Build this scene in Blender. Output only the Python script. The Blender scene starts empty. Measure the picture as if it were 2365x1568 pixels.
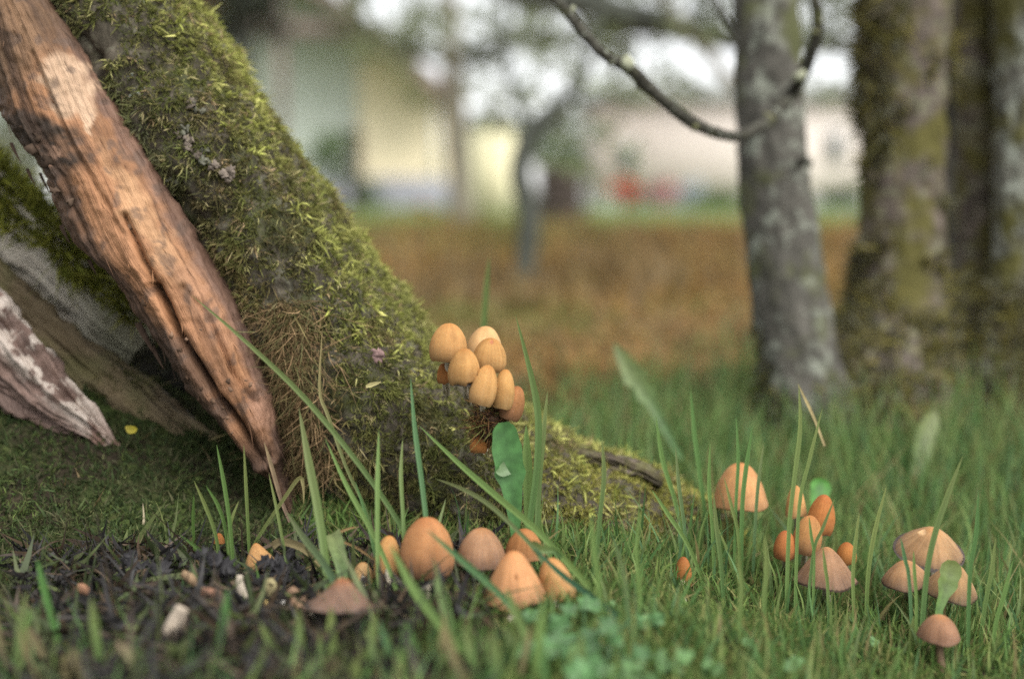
import bpy, math, random
import numpy as np

random.seed(7)
RNG = np.random.default_rng(11)
scene = bpy.context.scene
COL = scene.collection

# ------------------------------------------------------------------ camera
W, H = 2365.0, 1568.0              # pixel grid used for reading positions off the photograph
LENS = 50.0
F = LENS / 36.0 * W
CU, CV = W / 2, H / 2
HORIZON = 470.0
CAM_Z = 0.235
PITCH = math.atan((CV - HORIZON) / F)
cam_data = bpy.data.cameras.new('camera')
cam = bpy.data.objects.new('camera', cam_data)
COL.objects.link(cam)
cam.location = (0, 0, CAM_Z)
cam.rotation_euler = (math.pi / 2 - PITCH, 0, 0)
cam_data.lens = LENS
cam_data.sensor_width = 36.0
cam_data.clip_start = 0.02
cam_data.clip_end = 600
cam_data.dof.use_dof = True
cam_data.dof.focus_distance = 0.90
cam_data.dof.aperture_fstop = 2.6
scene.camera = cam

# ------------------------------------------------------------------ sky, sun, exposure
SUN_EL, SUN_AZ = math.radians(52), math.radians(140)      # azimuth from +Y (north) clockwise towards +X
world = bpy.data.worlds.new('World')
scene.world = world
world.use_nodes = True
wn = world.node_tree.nodes
wl = world.node_tree.links
bg = wn['Background']
sky = wn.new('ShaderNodeTexSky')
sky.sky_type = 'NISHITA'
sky.sun_disc = False
sky.sun_elevation = SUN_EL
sky.sun_rotation = SUN_AZ
sky.air_density = 1.0
sky.dust_density = 1.0
sky.ozone_density = 1.0
hs = wn.new('ShaderNodeHueSaturation')                     # an overcast sky: hardly any blue left
hs.inputs['Saturation'].default_value = 0.12
wl.new(sky.outputs['Color'], hs.inputs['Color'])
wl.new(hs.outputs['Color'], bg.inputs['Color'])
bg.inputs['Strength'].default_value = 0.085
sun_data = bpy.data.lights.new('sun', 'SUN')
sun_data.energy = 1.5
sun_data.angle = math.radians(60)
sun_data.color = (1.0, 0.96, 0.9)
sun = bpy.data.objects.new('sun', sun_data)
COL.objects.link(sun)
sd = np.array([math.sin(SUN_AZ) * math.cos(SUN_EL), math.cos(SUN_AZ) * math.cos(SUN_EL), math.sin(SUN_EL)])
from mathutils import Vector, Matrix
sun.rotation_euler = Vector(sd).to_track_quat('Z', 'Y').to_euler()
sun.location = (2, -1, 4)
scene.view_settings.view_transform = 'Standard'
scene.view_settings.look = 'None'
scene.view_settings.gamma = 1.0
scene.view_settings.use_curve_mapping = False
scene.view_settings.exposure = 1.8
scene.render.engine = 'CYCLES'
scene.cycles.use_denoising = False
scene.cycles.max_bounces = 6
scene.cycles.transparent_max_bounces = 4

# ------------------------------------------------------------------ maths helpers
FWD = np.array([0, math.cos(PITCH), -math.sin(PITCH)])
UP = np.array([0, math.sin(PITCH), math.cos(PITCH)])
RIGHT = np.array([1.0, 0, 0])
CAMP = np.array([0, 0, CAM_Z])

def P(u, v, d):
    """point seen at pixel (u, v), d metres in front of the lens (d from what the thing touches)"""
    u, v, d = np.asarray(u, float), np.asarray(v, float), np.asarray(d, float)
    return CAMP + d[..., None] * (FWD + ((u - CU) / F)[..., None] * RIGHT + ((CV - v) / F)[..., None] * UP)

def px(n, d):
    return n * d / F

def PY(u, v, y):
    """as P, but on the upright plane at world y"""
    r = FWD + (u - CU) / F * RIGHT + (CV - v) / F * UP
    return CAMP + r * (y / r[1])

def sstep(a, b, x):
    t = np.clip((np.asarray(x, float) - a) / (b - a), 0, 1)
    return t * t * (3 - 2 * t)

def _hash(ix, iy, iz, seed):
    with np.errstate(over='ignore'):
        h = (ix * 374761393 + iy * 668265263 + iz * 1440662683 + seed * 1274126177).astype(np.int64) & 0xFFFFFFFF
        h = ((h ^ (h >> 13)) * 1274126177) & 0xFFFFFFFF
        h = h ^ (h >> 16)
    return (h & 0xFFFF) / 65535.0

def noise(p, scale=1.0, seed=0):
    """value noise in -1..1 for points (N,3)"""
    p = np.asarray(p, float) * scale
    i = np.floor(p).astype(np.int64)
    f = p - i
    f = f * f * (3 - 2 * f)
    r = 0
    for dx in (0, 1):
        for dy in (0, 1):
            for dz in (0, 1):
                w = (f[..., 0] if dx else 1 - f[..., 0]) * (f[..., 1] if dy else 1 - f[..., 1]) * (f[..., 2] if dz else 1 - f[..., 2])
                r = r + w * _hash(i[..., 0] + dx, i[..., 1] + dy, i[..., 2] + dz, seed)
    return r * 2 - 1

def fbm(p, scale, seed=0, octs=4):
    r, a = 0, 1.0
    for k in range(octs):
        r = r + a * noise(p, scale * 2 ** k, seed + k * 17)
        a *= 0.5
    return r / 1.9

def unit(v):
    return v / np.maximum(np.linalg.norm(v, axis=-1, keepdims=True), 1e-9)

def catmull(pts, n):
    pts = np.asarray(pts, float)
    k = len(pts)
    if k == 2:
        t = np.linspace(0, 1, n)[:, None]
        return pts[0] * (1 - t) + pts[1] * t
    e = np.vstack([2 * pts[0] - pts[1], pts, 2 * pts[-1] - pts[-2]])
    out = []
    for t in np.linspace(0, k - 1, n):
        i = min(int(t), k - 2)
        f = t - i
        a, b, c, d = e[i], e[i + 1], e[i + 2], e[i + 3]
        out.append(0.5 * (2 * b + (c - a) * f + (2 * a - 5 * b + 4 * c - d) * f * f + (3 * b - a - 3 * c + d) * f ** 3))
    return np.array(out)

# ------------------------------------------------------------------ object helpers
def mesh_from(name, verts, quads=None, tris=None, col=None, mat=None, smooth=True, uv=None):
    me = bpy.data.meshes.new(name)
    verts = np.asarray(verts, np.float32)
    quads = np.zeros((0, 4), np.int32) if quads is None else np.asarray(quads, np.int32)
    tris = np.zeros((0, 3), np.int32) if tris is None else np.asarray(tris, np.int32)
    me.vertices.add(len(verts))
    me.vertices.foreach_set('co', verts.ravel())
    loops = np.concatenate([quads.ravel(), tris.ravel()])
    me.loops.add(len(loops))
    me.loops.foreach_set('vertex_index', loops)
    nq, nt = len(quads), len(tris)
    starts = np.concatenate([np.arange(nq) * 4, nq * 4 + np.arange(nt) * 3]).astype(np.int32)
    me.polygons.add(nq + nt)
    me.polygons.foreach_set('loop_start', starts)
    me.update(calc_edges=True)
    if smooth:
        me.polygons.foreach_set('use_smooth', np.ones(nq + nt, bool))
    if col is not None:
        a = me.color_attributes.new('Col', 'FLOAT_COLOR', 'POINT')
        c = np.ones((len(verts), 4), np.float32)
        c[:, :3] = col
        a.data.foreach_set('color', c.ravel())
    if uv is not None:
        l = me.uv_layers.new(name='UVMap')
        l.data.foreach_set('uv', np.asarray(uv, np.float32)[loops].ravel())
    if mat:
        me.materials.append(mat)
    me.validate()
    return me

def tag(o, label=None, cat=None, group=None, kind=None):
    if label: o['label'] = label
    if cat: o['category'] = cat
    if group: o['group'] = group
    if kind: o['kind'] = kind
    return o

def obj(name, me, parent=None):
    o = bpy.data.objects.new(name, me)
    COL.objects.link(o)
    if parent is not None:
        o.parent = parent
        if parent.parent is None:
            o.location = -Vector(parent.location)
        # meshes are written in world coordinates; the parent's place is taken off again
    return o

def empty(name, loc, label, cat, group=None):
    o = bpy.data.objects.new(name, None)
    o.empty_display_size = 0.02
    COL.objects.link(o)
    o.location = tuple(float(c) for c in loc)
    return tag(o, label, cat, group)

def grid_quads(nr, nc, wrap):
    r = np.arange(nr - 1)[:, None]
    c = np.arange(nc if wrap else nc - 1)[None, :]
    c2 = (c + 1) % nc
    return np.stack([r * nc + c, r * nc + c2, (r + 1) * nc + c2, (r + 1) * nc + c], -1).reshape(-1, 4)

def sweep(ctrl, nr, nc, flat=1.0, cap=True):
    """tube through ctrl rows (x,y,z,r); returns verts (nr,nc,3), normals, s (length), angle"""
    c = catmull(ctrl, nr)
    p, r = c[:, :3], np.maximum(c[:, 3], 1e-4)
    t = unit(np.gradient(p, axis=0))
    view = np.array([0, 1.0, 0])
    a = unit(np.cross(t, view))
    b = unit(np.cross(t, a))
    th = np.linspace(0, 2 * math.pi, nc, endpoint=False)
    n = a[:, None, :] * np.cos(th)[None, :, None] + b[:, None, :] * np.sin(th)[None, :, None] * flat
    v = p[:, None, :] + n * r[:, None, None]
    nn = unit(a[:, None, :] * np.cos(th)[None, :, None] * flat + b[:, None, :] * np.sin(th)[None, :, None])
    s = np.concatenate([[0], np.cumsum(np.linalg.norm(np.diff(p, axis=0), axis=1))])
    return v, nn, s, th, r

def tube_mesh(name, v, mat, col=None, uv=None, caps=True):
    nr, nc = v.shape[:2]
    q = grid_quads(nr, nc, True)
    vv = v.reshape(-1, 3)
    tris = None
    if caps:
        c0, c1 = v[0].mean(0), v[-1].mean(0)
        vv = np.vstack([vv, c0, c1])
        k = np.arange(nc)
        k2 = (k + 1) % nc
        b = (nr - 1) * nc
        tris = np.vstack([np.stack([k2, k, np.full(nc, nr * nc)], -1), np.stack([b + k, b + k2, np.full(nc, nr * nc + 1)], -1)])
        if col is not None: col = np.vstack([col, col[0], col[b]])
        if uv is not None: uv = np.vstack([uv, uv[0], uv[b]])
    return mesh_from(name, vv, q, tris, col, mat, uv=uv)

def strands_arrays(base, dirn, length, width, bend, k=3, side=None, rng=RNG, taper=(1.0, 0.95, 0.65)):
    n = len(base)
    if side is None:
        side = rng.normal(size=(n, 3))
    side = unit(side - dirn * np.sum(side * dirn, -1, keepdims=True))
    vs = []
    for j in range(k + 1):
        t = j / k
        p = base + dirn * (length * t)[:, None] + bend * (length * t * t)[:, None]
        if j < k:
            w = width * (taper[j] if j < len(taper) else 1 - t) * 0.5
            vs += [p - side * w[:, None], p + side * w[:, None]]
        else:
            vs.append(p)
    m = 2 * k + 1
    verts = np.stack(vs, 1)
    o = (np.arange(n) * m)[:, None]
    quads = np.concatenate([o + np.array([[2 * j, 2 * j + 1, 2 * j + 3, 2 * j + 2]]) for j in range(k - 1)]) if k > 1 else None
    tris = o + np.array([[2 * k - 2, 2 * k - 1, 2 * k]])
    return verts, quads, tris, m

def strands_mesh(name, base, dirn, length, width, bend, col_a, col_b, mat, k=3, side=None):
    verts, quads, tris, m = strands_arrays(base, dirn, length, width, bend, k, side)
    t = np.repeat(np.linspace(0, 1, k + 1), 2)[:m]
    col = col_a[:, None, :] * (1 - t)[None, :, None] + col_b[:, None, :] * t[None, :, None]
    return mesh_from(name, verts.reshape(-1, 3), quads, tris, col.reshape(-1, 3), mat)

def sample_grid(v, n, rng=RNG, mask=None, wrap=True):
    """n points spread by area over a vertex grid (nr,nc,3): points, normals, row, column"""
    a = v[:-1]; b = v[1:]
    a2 = np.roll(a, -1, 1); b2 = np.roll(b, -1, 1)
    nrm = np.cross(a2 - a, b - a)
    if not wrap:
        a, a2, b, b2, nrm = a[:, :-1], a2[:, :-1], b[:, :-1], b2[:, :-1], nrm[:, :-1]
    area = np.linalg.norm(nrm, axis=-1)
    if mask is not None: area = area * mask
    pr = area.ravel() / area.sum()
    i = rng.choice(len(pr), n, p=pr)
    r, c = np.unravel_index(i, area.shape)
    s, t = rng.random(n)[:, None], rng.random(n)[:, None]
    p = (a[r, c] * (1 - s) + a2[r, c] * s) * (1 - t) + (b[r, c] * (1 - s) + b2[r, c] * s) * t
    return p, unit(nrm[r, c]), r, c

def pick(cols, n, rng=RNG, jit=0.12):
    cols = np.asarray(cols, float)
    c = cols[rng.integers(0, len(cols), n)]
    return np.clip(c * (1 + jit * rng.normal(size=(n, 1))) , 0.003, 0.95)

# ------------------------------------------------------------------ materials
def new_mat(name):
    m = bpy.data.materials.new(name)
    m.use_nodes = True
    nt = m.node_tree
    b = nt.nodes['Principled BSDF']
    b.inputs['Specular IOR Level'].default_value = 0.25
    return m, nt, b

def leaf_mat(name, rough=0.55, trans=0.35, spec=0.25, vary=0.0):
    """colour from the mesh, part of the light passing through"""
    m, nt, b = new_mat(name)
    at = nt.nodes.new('ShaderNodeAttribute'); at.attribute_name = 'Col'
    b.inputs['Roughness'].default_value = rough
    b.inputs['Specular IOR Level'].default_value = spec
    src = at.outputs['Color']
    if vary:
        nz = nt.nodes.new('ShaderNodeTexNoise'); nz.inputs['Scale'].default_value = vary
        tc = nt.nodes.new('ShaderNodeTexCoord')
        nt.links.new(tc.outputs['Object'], nz.inputs['Vector'])
        mr = nt.nodes.new('ShaderNodeMapRange'); mr.inputs[1].default_value = .3; mr.inputs[2].default_value = .7
        mr.inputs[3].default_value = .75; mr.inputs[4].default_value = 1.25
        nt.links.new(nz.outputs['Fac'], mr.inputs[0])
        mx = nt.nodes.new('ShaderNodeVectorMath'); mx.operation = 'SCALE'
        nt.links.new(src, mx.inputs[0]); nt.links.new(mr.outputs[0], mx.inputs['Scale'])
        src = mx.outputs[0]
    nt.links.new(src, b.inputs['Base Color'])
    if trans:
        tr = nt.nodes.new('ShaderNodeBsdfTranslucent')
        nt.links.new(src, tr.inputs['Color'])
        mix = nt.nodes.new('ShaderNodeMixShader'); mix.inputs[0].default_value = trans
        nt.links.new(b.outputs[0], mix.inputs[1]); nt.links.new(tr.outputs[0], mix.inputs[2])
        nt.links.new(mix.outputs[0], nt.nodes['Material Output'].inputs['Surface'])
    return m

def ramp(nt, stops, fac):
    r = nt.nodes.new('ShaderNodeValToRGB')
    el = r.color_ramp.elements
    while len(el) < len(stops): el.new(0.5)
    for e, (p, c) in zip(el, stops):
        e.position = p; e.color = (*c, 1)
    nt.links.new(fac, r.inputs[0])
    return r.outputs[0]

def tex_noise(nt, vec, scale, detail=6, rough=0.6, dist=0.0):
    n = nt.nodes.new('ShaderNodeTexNoise')
    n.inputs['Scale'].default_value = scale; n.inputs['Detail'].default_value = detail
    n.inputs['Roughness'].default_value = rough; n.inputs['Distortion'].default_value = dist
    nt.links.new(vec, n.inputs['Vector'])
    return n.outputs['Fac']

def mapping(nt, vec, scale):
    mp = nt.nodes.new('ShaderNodeMapping'); mp.inputs['Scale'].default_value = scale
    nt.links.new(vec, mp.inputs['Vector'])
    return mp.outputs[0]

def mix_col(nt, fac, a, b, mode='MIX'):
    m = nt.nodes.new('ShaderNodeMix'); m.data_type = 'RGBA'; m.blend_type = mode
    if isinstance(fac, (int, float)): m.inputs[0].default_value = fac
    else: nt.links.new(fac, m.inputs[0])
    for s, i in ((a, 6), (b, 7)):
        if isinstance(s, tuple): m.inputs[i].default_value = (*s, 1)
        else: nt.links.new(s, m.inputs[i])
    return m.outputs[2]

def bump(nt, b, height, strength, dist):
    bp = nt.nodes.new('ShaderNodeBump'); bp.inputs['Strength'].default_value = strength
    bp.inputs['Distance'].default_value = dist
    nt.links.new(height, bp.inputs['Height']); nt.links.new(bp.outputs[0], b.inputs['Normal'])

def coords(nt, which='Object'):
    return nt.nodes.new('ShaderNodeTexCoord').outputs[which]

def plain_mat(name, col, rough=0.8, nscale=8, amount=0.25, bump_s=0.0, bump_d=0.001, stretch=(1, 1, 1), spec=0.2):
    m, nt, b = new_mat(name)
    v = mapping(nt, coords(nt), stretch)
    f = tex_noise(nt, v, nscale)
    lo = tuple(c * (1 - amount) for c in col); hi = tuple(min(c * (1 + amount), .95) for c in col)
    nt.links.new(ramp(nt, [(0.3, lo), (0.7, hi)], f), b.inputs['Base Color'])
    b.inputs['Roughness'].default_value = rough
    b.inputs['Specular IOR Level'].default_value = spec
    if bump_s: bump(nt, b, f, bump_s, bump_d)
    return m

M = {}
M['moss'] = leaf_mat('moss', 0.7, 0.35, 0.15)
M['grass'] = leaf_mat('grass', 0.5, 0.4, 0.2)
M['leaf'] = leaf_mat('leaf', 0.45, 0.3, 0.35, vary=160)
M['litter'] = leaf_mat('litter', 0.6, 0.1, 0.3, vary=90)
M['dry'] = leaf_mat('dry', 0.75, 0.15, 0.15, vary=120)
M['far_leaf'] = leaf_mat('far_leaf', 0.6, 0.3, 0.2)

# bare wood: colour by region from the mesh, grain along the length from the uv
m, nt, b = new_mat('bare_wood')
uvc = coords(nt, 'UV')
g1 = tex_noise(nt, mapping(nt, uvc, (300, 11, 1)), 1.0, 8, 0.7, 0.4)
g2 = tex_noise(nt, mapping(nt, uvc, (1300, 70, 1)), 1.0, 4, 0.6, 0.3)
at = nt.nodes.new('ShaderNodeAttribute'); at.attribute_name = 'Col'
c = mix_col(nt, 0.62, at.outputs['Color'], ramp(nt, [(0.30, (.25, .19, .16)), (0.47, (.85, .82, .80)), (0.56, (1, 1, 1)), (0.75, (1.3, 1.25, 1.15))], g1), 'MULTIPLY')
c = mix_col(nt, 0.6, c, ramp(nt, [(0.3, (.55, .5, .46)), (0.55, (1, 1, 1))], g2), 'MULTIPLY')
nt.links.new(c, b.inputs['Base Color'])
b.inputs['Roughness'].default_value = 0.62
ad = nt.nodes.new('ShaderNodeMath'); ad.operation = 'ADD'
nt.links.new(g1, ad.inputs[0]); nt.links.new(g2, ad.inputs[1])
bump(nt, b, ad.outputs[0], 0.8, 0.0014)
M['bare_wood'] = m

def bark_mat(name, dark, mid, light, patch, moss, patch_at=0.62, moss_at=0.6, scale=1.0, bump_d=0.004, moss_low=None):
    """bark with lichen patches and a green film"""
    m, nt, b = new_mat(name)
    oc = coords(nt)
    f1 = tex_noise(nt, mapping(nt, oc, (1, 1, .35)), 60 * scale, 8, .65, .4)
    f2 = tex_noise(nt, oc, 22 * scale, 6, .6)
    f3 = tex_noise(nt, oc, 34 * scale, 5, .65, .3)
    off = nt.nodes.new('ShaderNodeVectorMath'); off.inputs[1].default_value = (3.1, 7.7, 1.3)
    nt.links.new(oc, off.inputs[0])
    f4 = tex_noise(nt, off.outputs[0], 13 * scale, 6, .6)
    c = ramp(nt, [(0.3, dark), (0.5, mid), (0.72, light)], f1)
    c = mix_col(nt, ramp(nt, [(patch_at - .03, (0, 0, 0)), (patch_at + .05, (1, 1, 1))], f3), c, patch)
    c = mix_col(nt, ramp(nt, [(moss_at - .05, (0, 0, 0)), (moss_at + .07, (1, 1, 1))], f4), c, moss)
    nt.links.new(c, b.inputs['Base Color'])
    b.inputs['Roughness'].default_value = .85
    b.inputs['Specular IOR Level'].default_value = .15
    bump(nt, b, f1, .8, bump_d)
    return m

M['bark_core'] = bark_mat('bark_core', (.02, .018, .013), (.055, .047, .034), (.11, .095, .072), (.11, .105, .075), (.05, .055, .022), .58, .58, scale=2.2)
M['bark_grey'] = bark_mat('bark_grey', (.026, .025, .021), (.068, .064, .054), (.12, .112, .096), (.185, .195, .16), (.075, .08, .035), .56, .57, scale=1.3)
M['bark_pink'] = bark_mat('bark_pink', (.022, .019, .015), (.085, .069, .057), (.17, .135, .115), (.15, .145, .095), (.08, .072, .022), .54, .50, scale=1.7)
M['bark_dark'] = bark_mat('bark_dark', (.012, .012, .009), (.035, .033, .026), (.07, .065, .05), (.09, .095, .07), (.04, .05, .015), .62, .58)
M['bark_pale'] = bark_mat('bark_pale', (.028, .027, .022), (.09, .086, .07), (.19, .19, .16), (.27, .285, .24), (.08, .075, .024), .54, .50, scale=1.5)
M['twig'] = bark_mat('twig', (.014, .013, .010), (.036, .034, .026), (.09, .085, .07), (.28, .30, .24), (.08, .085, .035), .62, .62, scale=4, bump_d=.0015)
M['far_bark'] = plain_mat('far_bark', (.17, .16, .12), .9, 10, .4)
M['far_bark_dark'] = plain_mat('far_bark_dark', (.05, .055, .045), .9, 10, .4)

def cap_mat():
    m, nt, b = new_mat('mushroom_cap')
    at = nt.nodes.new('ShaderNodeAttribute'); at.attribute_name = 'Col'
    oc = coords(nt)
    f = tex_noise(nt, oc, 900, 4, .6)
    f2 = tex_noise(nt, oc, 130, 5, .6)
    c = mix_col(nt, .55, at.outputs['Color'], ramp(nt, [(.3, (.72, .66, .6)), (.6, (1.08, 1.06, 1.02))], f2), 'MULTIPLY')
    c = mix_col(nt, .5, c, ramp(nt, [(.3, (.8, .76, .7)), (.55, (1, 1, 1)), (.8, (1.15, 1.14, 1.12))], f), 'MULTIPLY')
    nt.links.new(c, b.inputs['Base Color'])
    b.inputs['Roughness'].default_value = .75
    b.inputs['Specular IOR Level'].default_value = .15
    b.inputs['Subsurface Weight'].default_value = .12
    b.inputs['Subsurface Radius'].default_value = (1, .5, .25)
    b.inputs['Subsurface Scale'].default_value = .002
    bump(nt, b, f, .25, .0003)
    return m
M['cap'] = cap_mat()
M['gill'] = plain_mat('gill', (.05, .04, .035), .8, 400, .4)
M['stem'] = plain_mat('stem', (.42, .37, .29), .6, 260, .3, .3, .0004, (1, 1, .25))
M['stem_dark'] = plain_mat('stem_dark', (.13, .085, .05), .7, 260, .35, .3, .0004, (1, 1, .25))
M['root_clump'] = plain_mat('root_clump', (.055, .03, .02), .8, 300, .6, .6, .001)
M['lichen'] = leaf_mat('lichen', .85, .1, .1, vary=300)
M['bark_flake'] = leaf_mat('bark_flake', .85, 0, .1, vary=200)

# ------------------------------------------------------------------ ground
def hgt(x, y):
    x, y = np.asarray(x, float), np.asarray(y, float)
    p = np.stack([x, y, np.zeros_like(x)], -1)
    near = 1 - sstep(2.5, 6, y)
    h = .010 * noise(p, 5, 3) * near + .004 * noise(p, 17, 5) * near
    h = h + .112 * np.exp(-((x + .37) / .22) ** 2 - ((y - 1.07) / .135) ** 2)          # mossy mound round the stems
    h = h + .022 * np.exp(-((x + .05) / .22) ** 2 - ((y - 1.06) / .12) ** 2)          # swell at the trunk's foot
    h = h + .075 * np.exp(-((x - .50) / .22) ** 2 - ((y - 1.60) / .16) ** 2)          # hump under the right-hand trees
    h = h - .042 * sstep(.04, .24, x) * (1 - sstep(1.0, 1.4, y))                            # lawn falls away to the right
    h = h + .10 * sstep(12, 40, y) + .05 * noise(p, .35, 9) * sstep(2.5, 6, y)
    return h

def GV(u, v):
    """where the rays through pixels (u, v) meet the ground"""
    u, v = np.atleast_1d(np.asarray(u, float)), np.atleast_1d(np.asarray(v, float))
    r = FWD + ((u - CU) / F)[:, None] * RIGHT + ((CV - v) / F)[:, None] * UP
    t = (CAM_Z + .005) / np.maximum(-r[:, 2], 1e-3)
    for _ in range(24):
        p = CAMP + r * t[:, None]
        t = t + .6 * ((CAM_Z - hgt(p[:, 0], p[:, 1])) / np.maximum(-r[:, 2], 1e-3) - t)
    return CAMP + r * t[:, None]

def G(u, v):
    return GV(u, v)[0]

def axis(lo, d0, d1, hi, fine, n):
    a = d0 - np.geomspace(fine, d0 - lo, n)[::-1]
    c = d1 + np.geomspace(fine, hi - d1, n)
    return np.concatenate([a, np.arange(d0, d1, fine), c])
gx = axis(-220, -.9, .9, 220, .009, 50)
gy = axis(-60, .45, 2.3, 420, .009, 60)
XX, YY = np.meshgrid(gx, gy)
gv = np.stack([XX, YY, hgt(XX, YY)], -1)
m, nt, b = new_mat('ground')
oc = coords(nt)
sp = nt.nodes.new('ShaderNodeSeparateXYZ'); nt.links.new(oc, sp.inputs[0])
fine = tex_noise(nt, oc, 160, 6, .65)
patch = tex_noise(nt, oc, 14, 5, .6)
big = tex_noise(nt, oc, .8, 5, .6)
soil = ramp(nt, [(.3, (.010, .008, .006)), (.6, (.035, .028, .018)), (.8, (.07, .055, .035))], fine)
green = ramp(nt, [(.3, (.016, .024, .008)), (.6, (.045, .065, .018)), (.8, (.09, .10, .03))], fine)
near = mix_col(nt, ramp(nt, [(.42, (0, 0, 0)), (.58, (1, 1, 1))], patch), soil, green)
brown = ramp(nt, [(.3, (.12, .085, .055)), (.45, (.20, .12, .055)), (.6, (.28, .155, .05)), (.75, (.20, .145, .055))], big)
lawn = ramp(nt, [(.35, (.07, .11, .03)), (.65, (.13, .17, .05))], big)
mr = nt.nodes.new('ShaderNodeMapRange'); mr.inputs[1].default_value = 1.45; mr.inputs[2].default_value = 1.8
nt.links.new(sp.outputs['Y'], mr.inputs[0])
mr2 = nt.nodes.new('ShaderNodeMapRange'); mr2.inputs[1].default_value = 11; mr2.inputs[2].default_value = 16
nt.links.new(sp.outputs['Y'], mr2.inputs[0])
c = mix_col(nt, mr.outputs[0], near, brown)
c = mix_col(nt, mr2.outputs[0], c, lawn)
nt.links.new(c, b.inputs['Base Color'])
b.inputs['Roughness'].default_value = .95
b.inputs['Specular IOR Level'].default_value = .1
bump(nt, b, fine, .6, .004)
ground = obj('ground', mesh_from('ground', gv.reshape(-1, 3), grid_quads(len(gy), len(gx), False), None, None, m))
tag(ground, kind='structure')

# ------------------------------------------------------------------ the leaning mossy tree
tv = np.array([-220, -120, 0, 100, 240, 400, 560, 700, 770, 870, 960, 1040, 1100, 1150, 1190, 1230, 1330])
tl = np.array([-120, -50, 40, 100, 190, 300, 400, 470, 505, 560, 600, 625, 640, 665, 690, 700, 690])
tr = np.array([250, 325, 425, 508, 582, 700, 826, 925, 972, 1062, 1180, 1305, 1450, 1560, 1640, 1700, 1780])
tD = np.array([1.06, 1.05, 1.04, 1.035, 1.03, 1.03, 1.03, 1.03, 1.03, 1.03, 1.03, 1.03, 1.03, 1.03, 1.03, 1.03, 1.03])
tT = np.array([.060, .060, .062, .064, .066, .07, .075, .08, .083, .088, .092, .094, .094, .094, .092, .09, .09])
TD0 = 0.985
def trunk_row(v):
    return (np.interp(v, tv, tl), np.interp(v, tv, tr), np.interp(v, tv, tD), np.interp(v, tv, tT))
def trunk_front(u, v):
    """distance of the trunk's near face at pixel (u, v)"""
    l, r, D, T = trunk_row(v)
    f = np.clip((2 * u - l - r) / (r - l), -.98, .98)
    return D - T * math.sqrt(1 - f * f)
vs = np.concatenate([np.linspace(-220, 900, 130), np.linspace(905, 1330, 110)])
NC = 220
th = np.linspace(0, 2 * math.pi, NC, endpoint=False)
rows = []
for v in vs:
    l, r, D, T = trunk_row(v)
    z = P(CU, v, TD0)[2]
    xl, xr = (l - CU) / F * TD0, (r - CU) / F * TD0
    cx, hw = (xl + xr) / 2, (xr - xl) / 2
    x = cx + hw * np.cos(th)
    y = D + T * np.sin(th)
    rows.append(np.stack([x, y, np.full(NC, z)], -1))
tg = np.array(rows)
tn = unit(np.cross(np.roll(tg, -1, 1) - np.roll(tg, 1, 1), np.gradient(tg, axis=0)))
if (tn[60] * (tg[60] - tg[60].mean(0))).sum() < 0: tn = -tn
flatp = tg.reshape(-1, 3)
dsp = .008 * fbm(flatp, 30, 21, 2) + .008 * fbm(flatp, 75, 22, 2) + .006 * (np.abs(fbm(flatp, 110, 23, 2)) - .25)
tg = tg + tn * dsp.reshape(tg.shape[:2])[..., None]
base = P(1000, 1290, 1.03); base[2] = float(hgt(base[0], base[1]))
tree = empty('leaning_tree', base, 'thick leaning tree trunk coated in green moss with a bare orange-brown strip of dead wood', 'tree')
obj('trunk', tube_mesh('trunk', tg, M['bark_core']), tree)

# bare strip of dead wood along the left side
sv = np.array([-200, -60, 0, 150, 280, 340, 410, 530, 600, 680, 770, 900, 1000, 1050, 1120, 1210, 1260])
sl = np.array([-260, -120, -75, -45, 0, 35, 100, 146, 195, 280, 330, 425, 520, 562, 618, 655, 668])
sr = np.array([-40, 62, 98, 196, 276, 312, 352, 425, 468, 514, 560, 608, 622, 628, 640, 668, 678])
srow = np.linspace(-200, 1260, 330)
NS = 200
ths = np.linspace(0, 2 * math.pi, NS, endpoint=False)
bare, bare_uv, bare_px = [], [], []
for i, v in enumerate(srow):
    l, r = np.interp(v, sv, sl), np.interp(v, sv, sr)
    w = 10 * float(noise(np.array([[v * .021, 0, 0]]), 1, 5)[0]) * (1 - .6 * sstep(950, 1100, v))
    w = w + 4 * float(noise(np.array([[v * .09, 3, 0]]), 1, 6)[0])
    D = np.interp(v, [-200, 0, 500, 900, 1050, 1260], [.985, .975, .962, .955, .955, .96])
    T = np.interp(v, [-200, 800, 1000, 1260], [.034, .036, .028, .012])
    z = P(CU, v, .94)[2]
    x0, x1 = (l - CU) / F * .94, (r - CU) / F * .94
    cc = np.cos(ths)
    x = (x0 + x1) / 2 + (x1 - x0) / 2 * np.sign(cc) * np.abs(cc) ** .9
    x = x + px(w, .94) * np.maximum(-cc, 0) ** 3
    y = D + T * np.sin(ths)
    bare.append(np.stack([x, y, np.full(NS, z)], -1))
    t = cc * .05 + .03 * v / 1000
    bare_uv.append(np.stack([t, np.full(NS, i * .0011)], -1))
    bare_px.append(np.stack([(l + r) / 2 + (r - l) / 2 * cc, np.full(NS, v)], -1))
bare = np.array(bare); bare_uv = np.array(bare_uv); bpx = np.array(bare_px)
bn = unit(np.cross(np.roll(bare, -1, 1) - np.roll(bare, 1, 1), np.gradient(bare, axis=0)))
if (bn[60] * (bare[60] - bare[60].mean(0))).sum() < 0: bn = -bn
gr = np.stack([bare_uv[..., 0] * 230, bare_uv[..., 1] * 9, np.sin(ths)[None, :] * np.ones((len(srow), 1))], -1)
ridge = fbm(gr.reshape(-1, 3), 1.0, 31, 4).reshape(gr.shape[:2])
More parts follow.
